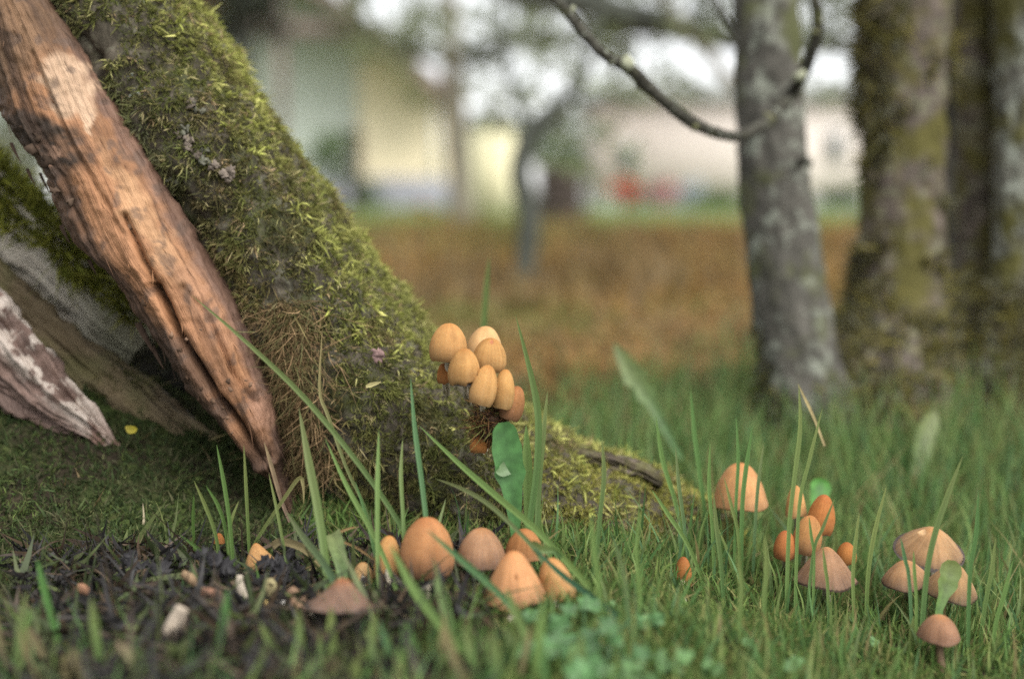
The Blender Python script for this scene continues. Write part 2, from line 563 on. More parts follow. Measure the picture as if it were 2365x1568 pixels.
def seg_dist(q, poly):
    q = q.reshape(-1, 2); best = np.full(len(q), 1e9)
    poly = np.asarray(poly, float)
    for a, b_ in zip(poly[:-1], poly[1:]):
        ab = b_ - a
        t = np.clip(((q - a) @ ab) / (ab @ ab), 0, 1)
        best = np.minimum(best, np.linalg.norm(q - a - t[:, None] * ab, axis=1))
    return best
crack = np.minimum(seg_dist(bpx, [(375, 655), (400, 700), (425, 760), (462, 820), (500, 890), (560, 980), (600, 1060)]),
                   seg_dist(bpx, [(300, 500), (345, 600), (380, 660)]) + 5)
crack2 = np.minimum(seg_dist(bpx, [(430, 660), (465, 700), (500, 760), (540, 850), (590, 930)]) + 3,
                    seg_dist(bpx, [(90, 130), (160, 300), (230, 420), (300, 540)]) + 6)
d = .0026 * ridge.ravel() - .013 * np.exp(-(crack / 7) ** 2) - .005 * np.exp(-(crack2 / 9) ** 2)
d += .004 * np.exp(-((crack - 20) / 14) ** 2)
fl = bare.reshape(-1, 3)
d += .0035 * fbm(fl, 40, 33) + .0016 * fbm(fl, 190, 34, 3)
bare = bare + bn * d.reshape(bare.shape[:2])[..., None]
# regional colours of the wood (weathering, old bark, fresh pale wood)
q = bpx.reshape(-1, 2)
q3 = np.stack([q[:, 0] * .012, q[:, 1] * .012, np.zeros(len(q))], -1)
wob = 28 * np.stack([fbm(q3, 2.2, 41), fbm(q3, 2.2, 42)], -1)
qq = q + wob
def blob(c, rx, ry, ang=0, soft=.25):
    e = qq - np.array(c); a = math.radians(ang)
    X = e[:, 0] * math.cos(a) + e[:, 1] * math.sin(a); Y = -e[:, 0] * math.sin(a) + e[:, 1] * math.cos(a)
    return (1 - sstep(1 - soft, 1 + soft, np.hypot(X / rx, Y / ry)))[:, None]
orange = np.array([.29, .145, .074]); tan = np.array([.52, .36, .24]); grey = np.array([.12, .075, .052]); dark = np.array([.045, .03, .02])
mauve = np.array([.16, .10, .078])
cc = orange[None] * (1 + .25 * fbm(gr.reshape(-1, 3) * .5, 1, 44)[:, None])
light = (.5 + .5 * fbm(np.stack([gr[..., 0] * .35, gr[..., 1] * .25, gr[..., 2]], -1).reshape(-1, 3), 1, 46))[:, None]
cc = cc * (1 - .5 * light) + np.array([.40, .205, .10]) * .5 * light
def mixin(c, col, m): return c * (1 - m) + col * m
frac = np.repeat(((np.cos(ths) + 1) / 2)[None], len(srow), 0).ravel()
cc = mixin(cc, mauve, (sstep(.86, .97, frac + .06 * fbm(q3, 3, 47)) * .8)[:, None])
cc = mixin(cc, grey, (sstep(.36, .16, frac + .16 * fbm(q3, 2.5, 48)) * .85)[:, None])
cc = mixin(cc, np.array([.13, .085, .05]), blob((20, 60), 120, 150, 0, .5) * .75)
pat = fbm(np.stack([gr[..., 0] * .22, gr[..., 1] * .45, gr[..., 2]], -1).reshape(-1, 3), 1, 58, 5)
cc = cc * (.92 + .75 * pat)[:, None].clip(.35, 1.4)
cc = mixin(cc, tan, blob((165, 205), 46, 78, -25, .2))
cc = mixin(cc, tan, blob((205, 270), 18, 45, -25, .15))
cc = mixin(cc, np.array([.50, .29, .155]), blob((350, 520), 26, 190, -32, .5) * .9)
cc = mixin(cc, np.array([.38, .205, .12]), blob((470, 690), 22, 110, -32, .5) * .7)
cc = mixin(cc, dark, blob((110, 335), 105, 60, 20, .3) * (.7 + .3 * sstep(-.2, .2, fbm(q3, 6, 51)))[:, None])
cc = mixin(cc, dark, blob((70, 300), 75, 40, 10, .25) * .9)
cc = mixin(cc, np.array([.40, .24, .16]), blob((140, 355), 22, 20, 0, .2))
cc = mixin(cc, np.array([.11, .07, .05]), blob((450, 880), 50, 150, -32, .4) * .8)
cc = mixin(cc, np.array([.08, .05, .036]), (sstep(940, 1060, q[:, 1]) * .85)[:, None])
cc = mixin(cc, np.array([.38, .22, .15]), blob((600, 935), 22, 60, -20, .35) * .8)
spk = fbm(np.stack([q[:, 0] * .05, q[:, 1] * .03, 0 * q[:, 0]], -1), 1, 59, 4)
cc = mixin(cc, np.array([.10, .07, .055]), (sstep(.22, .42, spk) * .6)[:, None])
stk = fbm(np.stack([gr[..., 0] * .5, gr[..., 1] * .5, gr[..., 2]], -1).reshape(-1, 3), 1, 57, 5)
cc = mixin(cc, np.array([.075, .045, .03]), (sstep(.12, .32, stk - .25 * (frac - .5)) * .6)[:, None])
cc = mixin(cc, dark * .6, np.exp(-(crack / 5) ** 2)[:, None] * .8)
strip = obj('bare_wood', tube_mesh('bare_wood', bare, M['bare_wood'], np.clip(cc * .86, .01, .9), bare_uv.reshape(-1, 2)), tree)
strip['label'] = 'long bare strip of orange-brown dead wood with cracks'

def flake_mesh(name, c, n, size, col, mat, rng, thick=.0012, asp=1.0, seg=11, curl=.25):
    """small irregular plate, slightly cupped, with a rim"""
    n = unit(np.asarray(n, float)); a = unit(np.cross(n, rng.normal(size=3))); b_ = np.cross(n, a)
    th = np.linspace(0, 2 * math.pi, seg, endpoint=False)
    r = size * (1 + .35 * rng.normal(size=seg)).clip(.45, 1.6)
    top = c + a * (r * np.cos(th))[:, None] * asp + b_ * (r * np.sin(th))[:, None]
    top = top + n * (curl * r * rng.random(seg))[:, None]
    bot = top - n * thick
    vv = np.vstack([top, bot, c + n * thick * .4, c - n * thick])
    k = np.arange(seg); k2 = (k + 1) % seg
    q = np.stack([k2, k, k + seg, k2 + seg], -1)
    t = np.vstack([np.stack([k, k2, np.full(seg, 2 * seg)], -1), np.stack([k2 + seg, k + seg, np.full(seg, 2 * seg + 1)], -1)])
    return mesh_from(name, vv, q, t, np.tile(col, (len(vv), 1)), mat, smooth=False)

fr = np.random.default_rng(5)
# curled bark scraps left on the bare wood
for (u, v, s) in [(60, 290, 16), (95, 315, 20), (130, 325, 15), (165, 335, 18), (80, 345, 16), (110, 370, 18), (175, 375, 14), (150, 300, 12),
                  (195, 350, 10), (125, 440, 11), (160, 465, 10), (175, 480, 9)]:
    D = .928 + .004 * fr.random()
    dk = fr.random()
    col = np.array([.05, .034, .024]) * (.6 + 1.2 * dk)
    obj('bark_flake', flake_mesh('bark_flake', P(u, v, D), [.1, -1, .2], px(s * .8, .93), col, M['bark_flake'], fr, .002, 1.3, 13, .12), strip)
for _ in range(46):                                           # thin scales of old bark
    v = fr.uniform(120, 1000); l = np.interp(v, sv, sl); r = np.interp(v, sv, sr)
    f_ = fr.choice([fr.uniform(.06, .3), fr.uniform(.3, .9)], p=[.65, .35])
    u = l + f_ * (r - l)
    D_ = np.interp(v, [-200, 0, 500, 900, 1050, 1260], [.985, .975, .962, .955, .955, .96]) - np.interp(v, [-200, 800, 1000, 1260], [.034, .036, .028, .012]) * math.sqrt(1 - (2 * f_ - 1) ** 2)
    obj('bark_flake', flake_mesh('bark_flake', P(u, v, D_ - .0015), [(f_ - .5) * 1.2, -1, .15], px(fr.uniform(4, 10) * (1 if v < 700 else .6), .93), np.array([.13, .08, .052]) * fr.uniform(.5, 1.6), M['bark_flake'], fr, .0008, 1.0, 11, .06), strip)
# lifted wood fibres along the grain
p, nn, r_i, c_i = sample_grid(bare, 700, fr)
if (nn * (p - bare[r_i].mean(1))).sum() < 0: nn = -nn
k = nn[:, 1] < .3
p, nn, r_i, c_i = p[k], nn[k], r_i[k], c_i[k]
tg_ = unit(bare[np.minimum(r_i + 2, len(bare) - 1), c_i] - bare[r_i, c_i])
fc = np.clip(cc, .01, .9).reshape(len(srow), NS, 3)[r_i, c_i] * fr.uniform(.35, 1.1, (len(p), 1))
o = obj('wood_fibre', strands_mesh('wood_fibre', p - nn * .0004, unit(tg_ + nn * .10 + fr.normal(size=p.shape) * .07), fr.uniform(.004, .022, len(p)), fr.uniform(.0003, .0008, len(p)), fr.normal(size=p.shape) * .06 + nn * .05, fc, fc, M['dry'], 3), strip)
o['kind'] = 'stuff'
# torn bark shreds hanging from the left edge
for (u, v, L, w) in [(25, 330, 55, 7), (62, 390, 45, 6), (92, 400, 60, 5), (318, 745, 75, 14), (330, 760, 60, 8), (352, 800, 60, 9), (300, 700, 40, 8), (140, 520, 50, 8), (205, 600, 40, 8)]:
    p0 = P(u, v, .955); p1 = P(u + .35 * L, v + .9 * L, .95)
    bd = unit((p1 - p0)[None])[0]
    base_ = np.array([p0]); 
    sv_, qd, tr_, _ = strands_arrays(base_, bd[None], np.array([np.linalg.norm(p1 - p0)]), np.array([px(w, .95)]), np.array([[.12, -.1, 0]]), 4, np.array([[1., .2, .1]]), fr)
    vv = sv_.reshape(-1, 3); vb = vv + np.array([0, .0015, 0]); n0 = len(vv)
    me = mesh_from('bark_shred', np.vstack([vv, vb]), np.vstack([qd, qd[:, ::-1] + n0]), np.vstack([tr_, tr_[:, ::-1] + n0]), np.tile([.055, .036, .026], (2 * n0, 1)), M['bark_flake'])
    obj('bark_shred', me, strip)

# moss on the trunk: single shoots
def px_of(p):
    e = p - CAMP
    d = e @ FWD
    return CU + F * (e @ RIGHT) / d, CV - F * (e @ UP) / d, d
def moss_on(name, grid, n, parent, lmin, lmax, width, palette_fn, lift=.35, keep=None, droop=.35, rng=RNG):
    p, nn, r, c = sample_grid(grid, n, rng)
    if (nn * (p - grid[r].mean(1))).sum() < 0: nn = -nn
    if keep is not None:
        k = keep(p, nn); p, nn = p[k], nn[k]
    n = len(p)
    cl = noise(p, 55, 61)                       # clumps
    cl2 = noise(p, 120, 62)
    flow = np.stack([noise(p, 38, 63), noise(p, 38, 64), noise(p, 38, 65)], -1)
    dirn = unit(nn * (.55 + lift) + flow * .75 + rng.normal(size=(n, 3)) * .42 + np.array([0, 0, .12]))
    L = (lmin + (lmax - lmin) * np.clip(.45 + .4 * cl + .25 * cl2 + .2 * rng.normal(size=n), 0, 1.2))
    bend = np.array([0, 0, -droop]) + flow * .4 + rng.normal(size=(n, 3)) * .62
    wd = width * (.6 + .8 * rng.random(n))
    ca, cb = palette_fn(p, nn, cl, rng)
    me = strands_mesh(name, p - nn * .001, dirn, L, wd, bend, ca, cb, M['moss'], 3)
    o = obj(name, me, parent)
    o['kind'] = 'stuff'
    return o
def pal_trunk(p, nn, cl, rng):
    n = len(p)
    u, v, d = px_of(p)
    l = np.interp(v, tv, tl); r = np.interp(v, tv, tr)
    f = (u - l) / (r - l)
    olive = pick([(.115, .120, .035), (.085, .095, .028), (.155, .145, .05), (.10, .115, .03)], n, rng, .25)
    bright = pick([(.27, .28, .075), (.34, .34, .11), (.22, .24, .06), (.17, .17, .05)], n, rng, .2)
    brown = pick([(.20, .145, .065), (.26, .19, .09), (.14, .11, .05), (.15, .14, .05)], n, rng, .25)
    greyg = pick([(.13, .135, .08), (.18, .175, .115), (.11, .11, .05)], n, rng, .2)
    wb = sstep(.55, 1.05, f + .30 * cl + .22 * fbm(p, 14, 71)) * .85  # yellow-green tips, with the lit right rim also put into the colour
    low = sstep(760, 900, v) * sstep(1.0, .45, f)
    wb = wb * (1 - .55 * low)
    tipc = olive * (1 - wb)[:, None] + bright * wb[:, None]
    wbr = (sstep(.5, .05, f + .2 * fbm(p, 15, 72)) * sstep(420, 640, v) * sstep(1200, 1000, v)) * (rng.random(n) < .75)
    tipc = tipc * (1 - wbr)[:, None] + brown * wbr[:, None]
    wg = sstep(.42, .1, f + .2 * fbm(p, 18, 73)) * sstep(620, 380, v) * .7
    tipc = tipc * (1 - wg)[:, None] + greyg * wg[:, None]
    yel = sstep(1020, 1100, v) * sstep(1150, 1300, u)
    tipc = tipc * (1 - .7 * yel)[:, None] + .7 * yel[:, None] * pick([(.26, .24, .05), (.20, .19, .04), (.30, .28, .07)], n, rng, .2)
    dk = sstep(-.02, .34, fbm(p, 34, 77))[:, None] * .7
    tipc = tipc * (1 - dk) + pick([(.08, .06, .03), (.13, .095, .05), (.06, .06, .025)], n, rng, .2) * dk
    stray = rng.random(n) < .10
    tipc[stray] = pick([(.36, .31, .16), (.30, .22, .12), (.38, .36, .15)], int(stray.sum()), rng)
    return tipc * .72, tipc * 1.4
def keep_trunk(p, nn):
    u, v, d = px_of(p)
    l = np.interp(v, tv, tl); r = np.interp(v, tv, tr); f = (u - l) / (r - l)
    bare_ = fbm(p, 32, 78) + .5 * fbm(p, 90, 79) - .9 * (f - .35) > .22            # old bark shows between the cushions
    return ~bare_ & (nn[:, 1] < .55) & (v > -150) & (v < 1280) & (u > np.interp(v, sv, sl) + .55 * (np.interp(v, sv, sr) - np.interp(v, sv, sl)))
def moss_clumps(name, grid, nclump, per, parent, lmin, lmax, width, palette_fn, keep, spread=.0022, rng=RNG, wrap=True):
    p, nn, r, c = sample_grid(grid, nclump, rng, None, wrap)
    if wrap and (nn * (p - grid[r].mean(1))).sum() < 0: nn = -nn
    if not wrap: nn = nn * np.sign(nn[:, 2:3])
    k = keep(p, nn); p, nn = p[k], nn[k]
    ca, cb = palette_fn(p, nn, noise(p, 55, 61), rng)
    n = len(p)
    axis_ = unit(nn + .55 * np.stack([noise(p, 60, 63), noise(p, 60, 64), noise(p, 60, 65)], -1) + rng.normal(size=(n, 3)) * .3)
    Lc = lmin + (lmax - lmin) * np.clip(.5 + .5 * noise(p, 90, 62) + .2 * rng.normal(size=n), 0, 1.2)
    rep = lambda a: np.repeat(a, per, 0)
    m_ = n * per
    out = rng.normal(size=(m_, 3)); ax = rep(axis_)
    out = unit(out - ax * np.sum(out * ax, -1, keepdims=True)) * (rng.random((m_, 1)) ** .5)
    base_ = rep(p) + out * spread - rep(nn) * .0008
    dirn = unit(ax * .75 + out * 1.0 + rng.normal(size=(m_, 3)) * .25)
    L = rep(Lc) * rng.uniform(.5, 1.15, m_)
    bend = -out * .35 + np.array([0, 0, -.3]) + rng.normal(size=(m_, 3)) * .45
    jit = rng.uniform(.7, 1.3, (m_, 1))
    o = obj(name, strands_mesh(name, base_, dirn, L, width * rng.uniform(.6, 1.4, m_), bend, rep(ca) * jit, rep(cb) * jit, M['moss'], 3), parent)
    o['kind'] = 'stuff'
    return o
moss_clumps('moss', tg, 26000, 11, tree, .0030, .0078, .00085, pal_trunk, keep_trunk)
def keep_edge(p, nn):
    u, v, d = px_of(p)
    l = np.interp(v, tv, tl); r = np.interp(v, tv, tr)
    f = (u - l) / (r - l)
    return (nn[:, 1] < .5) & (f + .25 * noise(p, 22, 92) > .72) & (v > -150) & (v < 1200) & (noise(p, 60, 91) > -.1)
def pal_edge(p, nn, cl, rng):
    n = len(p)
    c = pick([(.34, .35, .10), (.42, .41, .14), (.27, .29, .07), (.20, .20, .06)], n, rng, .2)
    return c * .7, c * 1.55  # tufts' own yellow-green, brightened in colour for the light on the rim
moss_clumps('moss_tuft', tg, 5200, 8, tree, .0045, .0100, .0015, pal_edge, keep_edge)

# hanging brown root fibres below the bare strip's right side
hr = np.random.default_rng(8)
n = 5200
u = hr.normal(645, 40, n).clip(560, 770); v = hr.uniform(700, 1110, n)
u = u + (v - 700) * .10
d = np.array([trunk_front(a, b_) for a, b_ in zip(u, v)]) - .002
bp_ = P(u, v, d)
dirn = unit(np.array([.2, -.45, -.7]) + hr.normal(size=(n, 3)) * .7)
colr = pick([(.22, .145, .075), (.28, .19, .10), (.14, .095, .05), (.18, .15, .065), (.12, .12, .05)], n, hr, .25)
o = obj('root_fibre', strands_mesh('root_fibre', bp_, dirn, hr.uniform(.004, .014, n) * (1 + .8 * (hr.random(n) < .08)), hr.uniform(.0003, .0008, n), hr.normal(size=(n, 3)) * .75 + np.array([0, 0, -.2]), colr, colr, M['dry'], 3), tree)
o['kind'] = 'stuff'

# grey-pink leafy lichen on the moss
for (u, v, s) in [(300, 0, 22), (315, 20, 24), (330, 40, 18), (318, 65, 14), (440, 240, 22), (455, 252, 16), (425, 300, 20), (440, 318, 18), (432, 345, 20), (455, 358, 16), (470, 350, 14), (480, 375, 20), (497, 385, 18),
                  (515, 395, 18), (535, 398, 20), (530, 410, 14), (290, 175, 22), (300, 200, 18), (320, 215, 14), (868, 822, 26), (705, 410, 12), (712, 425, 10), (410, 310, 14), (400, 420, 16), (420, 425, 12)]:
    c0 = np.array([.17, .14, .115]) if fr.random() < .6 else np.array([.13, .13, .10])
    if u > 800: c0 = np.array([.23, .15, .14])
    if u < 340: c0 = np.array([.20, .22, .19])
    D = trunk_front(u, v) - .011
    for k in range(3):
        uu, vv_ = u + fr.normal() * 6, v + fr.normal() * 6
        obj('lichen_flake', flake_mesh('lichen_flake', P(uu, vv_, D), [fr.normal() * .4, -1, fr.normal() * .4], px(s * .42, .95), c0 * (.8 + .4 * fr.random()), M['lichen'], fr, .0008, 1.2, 13, .6), tree)
# bark showing through on the root
# ------------------------------------------------------------------ broken stems on the left
def stem(name, ctrl_px, label, cat, mat_, nr=120, nc=70, flat=.7, amp=.006, stretch=.2, parent=None, seed=1, colfn=None):
    c = np.array([[*P(u, v, d), px(r, d)] for (u, v, d, r) in ctrl_px])
    v, nn, s, th_, rr = sweep(c, nr, nc, flat)
    g = np.stack([np.cos(th_)[None] * 3 * np.ones((nr, 1)), np.sin(th_)[None] * 3 * np.ones((nr, 1)), np.repeat((s * 60 * stretch)[:, None], nc, 1)], -1)
    dd = amp * fbm(g.reshape(-1, 3), 1.6, seed, 4) + amp * .6 * fbm(v.reshape(-1, 3), 60, seed + 3)
    v = v + nn * dd.reshape(nr, nc)[..., None]
    uv = np.stack([(th_[None] * rr[:, None]), np.repeat(s[:, None], nc, 1)], -1).reshape(-1, 2)
    col = colfn(v.reshape(-1, 3), g.reshape(-1, 3)) if colfn else None
    if parent is None:
        bpt = v[-1].mean(0)
        o = empty(name, bpt, label, cat)
        obj('wood', tube_mesh('wood', v, mat_, col, uv), o)
        return o, v
    return obj(name, tube_mesh(name, v, mat_, col, uv), parent), v

def col_pale(p, g):
    n = fbm(g, .9, 5)[:, None]
    c = np.array([.50, .46, .385]) * (1 + .3 * n)
    u, v, d = px_of(p)
    gr_ = sstep(120, 260, u + 60 * fbm(p, 30, 8))[:, None]
    c = c * (1 - .75 * gr_) + np.array([.20, .205, .125]) * .75 * gr_
    return c
limbA, gA = stem('weathered_limb', [(-160, 350, 1.10, 90), (-20, 480, 1.10, 92), (100, 585, 1.10, 90), (215, 690, 1.10, 84), (340, 800, 1.10, 75)],
                 'pale weathered limb with bright moss along its top, behind the bare wood strip', 'limb', M['bare_wood'], colfn=col_pale, seed=3, amp=.009, nr=160, nc=90)
def pal_a(p, nn, cl, rng):
    n = len(p)
    c = pick([(.27, .28, .045), (.34, .33, .06), (.18, .20, .035), (.14, .15, .03)], n, rng, .25)
    return c * .5, c * 1.1
def keep_a(p, nn):
    u, v, d = px_of(p)
    line = np.interp(u, [-100, 0, 80, 160, 300], [430, 520, 560, 640, 745])
    return (v < line + 14 * noise(p, 60, 5)) & (nn[:, 1] < .6)
moss_on('moss', gA, 16000, limbA, .006, .016, .0016, pal_a, keep=keep_a, lift=.4)

def col_olive(p, g):
    n = fbm(g, 1.1, 15)[:, None]; n2 = sstep(-.1, .4, fbm(p, 26, 16))[:, None]
    c = np.array([.15, .115, .065]) * (1 + .5 * n)
    return c * (1 - .55 * n2) + np.array([.11, .115, .04]) * .55 * n2
limbB, gB = stem('mossy_limb', [(-170, 535, 1.06, 42), (-40, 640, 1.06, 46), (100, 765, 1.055, 55), (255, 905, 1.05, 68), (390, 1025, 1.04, 76), (540, 1160, 1.03, 80)],
                 'dark olive brown limb between the pale weathered limb and the peeling bark piece', 'limb', M['bare_wood'], colfn=col_olive, seed=9, amp=.010, nr=180, nc=100)
def keep_b(p, nn): return (fbm(p, 28, 33) > .12) & (nn[:, 1] < .5)
def pal_b(p, nn, cl, rng):
    c = pick([(.11, .12, .035), (.15, .135, .05), (.08, .09, .03)], len(p), rng, .25)
    return c * .6, c
moss_on('moss', gB, 16000, limbB, .002, .006, .0010, pal_b, keep=keep_b)

def col_bark(p, g):
    n = fbm(g, 1.2, 25)[:, None]
    u, v, d = px_of(p)
    c = np.array([.17, .115, .095]) * (1 + .45 * n)
    w = (sstep(.0, .14, fbm(p, 34, 27) + .5 * fbm(p, 120, 28)) * sstep(120, 50, np.abs(u * .95 - v + 725)))[:, None]
    c = c * (1 + .5 * fbm(p, 150, 29)[:, None])
    c = c * (1 - w) + np.array([.56, .49, .43]) * w
    o_ = (sstep(180, 260, u))[:, None] * .6
    return c * (1 - o_) + np.array([.17, .085, .06]) * o_
limbC, gC = stem('peeling_bark_piece', [(-170, 640, 1.0, 100), (-60, 745, 1.0, 92), (40, 860, 1.0, 80), (130, 935, 1.0, 56), (205, 985, 1.0, 32), (272, 1045, 1.0, 8)],
                 'pinkish grey bark piece with whitish patches tapering to a point on the mossy mound', 'bark', M['bare_wood'], flat=.45, colfn=col_bark, seed=12, amp=.011, nr=200, nc=110)
# dark root added behind the strip to make its hollow read dark
_, gD = stem('root', [(180, 560, 1.17, 60), (330, 760, 1.16, 130), (430, 960, 1.14, 170), (540, 1180, 1.12, 190)], '', '', M['bark_dark'], parent=tree, seed=20, flat=.5)
def keep_d(p, nn): return (nn[:, 1] < .4) & (fbm(p, 24, 35) > -.1)
moss_on('moss', gD, 9000, tree, .003, .008, .0012, pal_b, keep=keep_d)

stem('root_bark', [(u, v, trunk_front(u, v) - .004, r) for (u, v, r) in [(1318, 1046, 6), (1360, 1056, 13), (1420, 1070, 17), (1480, 1092, 16), (1530, 1116, 8)]], '', '', M['bark_pink'], 90, 40, .8, .008, .4, tree, 29)
# ------------------------------------------------------------------ trees on the right
def bark_trunk(name, rows_px, parent, mat_, seed, nr=150, nc=80, flat=1.0, amp=.004):
    return stem(name, rows_px, '', '', mat_, nr, nc, flat, amp, .5, parent, seed)

t1b = P(1850, 1000, 1.45); t1b[2] = float(hgt(t1b[0], t1b[1]))
t1 = empty('young_tree', t1b, 'slim grey lichen-spotted tree trunk with a drooping bare branch in front', 'tree')
_, g1t = bark_trunk('trunk', [(1755, -200, 1.45, 72), (1768, 0, 1.45, 74), (1775, 150, 1.45, 75), (1780, 300, 1.45, 78), (1790, 450, 1.45, 82), (1812, 600, 1.45, 85), (1832, 750, 1.45, 88), (1852, 880, 1.45, 98), (1870, 960, 1.45, 118), (1880, 1060, 1.45, 150)],
           t1, M['bark_grey'], 51)
def branch(name, pts, parent, mat_, seed=3, nr=70, nc=14, amp=.0009):
    c = np.array([[*P(u, v, d), px(r, d)] for (u, v, d, r) in pts])
    v, nn, s, th_, rr = sweep(c, nr, nc)
    dd = amp * fbm(v.reshape(-1, 3), 140, seed, 3) + amp * 1.2 * np.maximum(fbm(v.reshape(-1, 3), 55, seed + 1), 0)
    v = v + nn * dd.reshape(nr, nc)[..., None]
    return obj(name, tube_mesh(name, v, mat_), parent), v
br1, gbr = branch('branch', [(1835, 215, 1.38, 15), (1800, 250, 1.33, 16), (1760, 290, 1.28, 15), (1700, 315, 1.24, 12.5), (1640, 303, 1.21, 13), (1590, 278, 1.19, 14), (1520, 222, 1.17, 14), (1455, 160, 1.16, 14.5), (1400, 130, 1.15, 12), (1345, 72, 1.15, 12), (1290, 5, 1.15, 10), (1250, -50, 1.15, 9)], t1, M['twig'], 61, 150, 18)
branch('branch', [(1820, 225, 1.37, 16), (1850, 180, 1.34, 14), (1875, 120, 1.32, 13), (1890, 60, 1.31, 13), (1882, 0, 1.30, 12), (1870, -80, 1.30, 11)], t1, M['twig'], 62, 80, 16)
branch('twig', [(1590, 280, 1.19, 7), (1550, 255, 1.18, 7), (1500, 215, 1.175, 6), (1468, 195, 1.175, 4)], t1, M['twig'], 63, 40, 10)
for (u, v, r) in [(1448, 148, 14), (1408, 138, 10), (1338, 62, 8), (1322, 22, 8), (1604, 293, 9), (1555, 258, 8), (1884, 75, 9), (1895, 50, 7), (1845, 175, 12), (1775, 272, 12)]:
    c0 = P(u, v, 1.15 if u < 1500 else (1.19 if u < 1620 else 1.29))
    obj('bud', flake_mesh('bud', c0, [0, -1, .2], px(r, 1.16), np.array([.30, .31, .22]) if fr.random() < .5 else np.array([.12, .12, .06]), M['lichen'], fr, .006, 1.0, 9, .5), t1)
branch('branch', [(1720, 100, 1.44, 9), (1690, 60, 1.5, 8), (1660, 20, 1.55, 8), (1630, -40, 1.6, 7)], t1, M['twig'], 64, 40, 10)
branch('twig', [(1845, 375, 1.42, 10), (1866, 372, 1.40, 9), (1872, 385, 1.39, 4)], t1, M['twig'], 66, 20, 10)

def pal_t1(p, nn, cl, rng):
    c = pick([(.15, .135, .035), (.12, .125, .04), (.085, .085, .03), (.20, .21, .16)], len(p), rng, .25)
    return c * .6, c * 1.1
def keep_t1(p, nn):
    u, v, d = px_of(p)
    return (nn[:, 1] < .5) & (fbm(p, 20, 85) + 1.0 * sstep(820, 960, v) + .35 * sstep(560, 800, v) > .62)
moss_on('moss', g1t, 16000, t1, .003, .010, .0026, pal_t1, keep=keep_t1)

t2b = P(2090, 1000, 1.55); t2b[2] = float(hgt(t2b[0], t2b[1]))
t2 = empty('mossy_tree', t2b, 'broad tree trunk with yellow-green moss and pinkish bark, beside the slim grey trunk', 'tree')
_, g2 = bark_trunk('trunk', [(2085, -220, 1.55, 108), (2088, 0, 1.55, 106), (2088, 200, 1.55, 98), (2086, 400, 1.55, 94), (2084, 560, 1.55, 100), (2080, 700, 1.55, 116), (2062, 800, 1.54, 150), (2045, 880, 1.53, 185), (2040, 960, 1.52, 210), (2040, 1080, 1.5, 240)],
               t2, M['bark_pink'], 71)
def pal_t2(p, nn, cl, rng):
    c = pick([(.17, .15, .04), (.23, .20, .055), (.12, .115, .04), (.08, .075, .035), (.15, .13, .09), (.16, .16, .11)], len(p), rng, .25)
    return c * .55, c * 1.1
def keep_t2(p, nn):
    u, v, d = px_of(p)
    return (nn[:, 1] < .5) & (1.3 * fbm(p, 34, 81) + .55 * sstep(2110, 2000, u) + .8 * sstep(600, 850, v) > .42)
moss_on('moss', g2, 26000, t2, .005, .017, .0032, pal_t2, keep=keep_t2)

t3b = P(2240, 1000, 1.62); t3b[2] = float(hgt(t3b[0], t3b[1]))
t3 = empty('twin_stem_tree', t3b, 'dark mossy stem with a pale lichen-covered stem beside it, right of the broad mossy trunk', 'tree')
bark_trunk('stem', [(2195, -200, 1.80, 52), (2200, 300, 1.80, 48), (2195, 700, 1.80, 52), (2195, 1040, 1.8, 70)], t3, M['bark_dark'], 78)  # dark stem added further back so the gap between the trunks stays dark
_, g3 = bark_trunk('trunk', [(2268, -200, 1.62, 60), (2264, 100, 1.62, 56), (2262, 400, 1.62, 52), (2262, 700, 1.62, 58), (2262, 850, 1.60, 90), (2262, 1080, 1.56, 150)], t3, M['bark_pink'], 75)
_, g4 = bark_trunk('trunk', [(2390, -200, 1.55, 95), (2385, 0, 1.55, 92), (2370, 200, 1.55, 72), (2362, 450, 1.55, 66), (2362, 650, 1.55, 76), (2350, 800, 1.53, 110), (2345, 950, 1.5, 150), (2340, 1080, 1.48, 190)], t3, M['bark_pale'], 77)
def keep_t4(p, nn):
    u, v, d = px_of(p)
    return (nn[:, 1] < .5) & (fbm(p, 16, 83) + 1.6 * sstep(600, 720, v) > .55)
moss_on('moss', g4, 18000, t3, .005, .017, .0032, pal_t2, keep=keep_t4)
def keep_t3(p, nn):
    u, v, d = px_of(p)
    return (nn[:, 1] < .5) & (fbm(p, 16, 84) + .5 * sstep(2230, 2300, u) > .25)
moss_on('moss', g3, 8000, t3, .003, .010, .0022, pal_t2, keep=keep_t3)

# ------------------------------------------------------------------ ground cover
def in_px(p, m=60):
    u, v, d = px_of(p)
    return (u > -m * 9) & (u < W + m * 11) & (v > -m) & (v < H + m * 3) & (d > .3)
def scatter(n, y0, y1, rng, bias=1.0, half=.62):
    y = y0 + (y1 - y0) * rng.random(n) ** bias
    x = (rng.random(n) * 2 - 1) * half * y
    return x, y
def clear_of_trunk(x, y):
    """ground that is not under the leaning trunk"""
    return ~((x > -.16) & (x < .13) & (y > .985) & (y < 1.09))
gr_rng = np.random.default_rng(21)

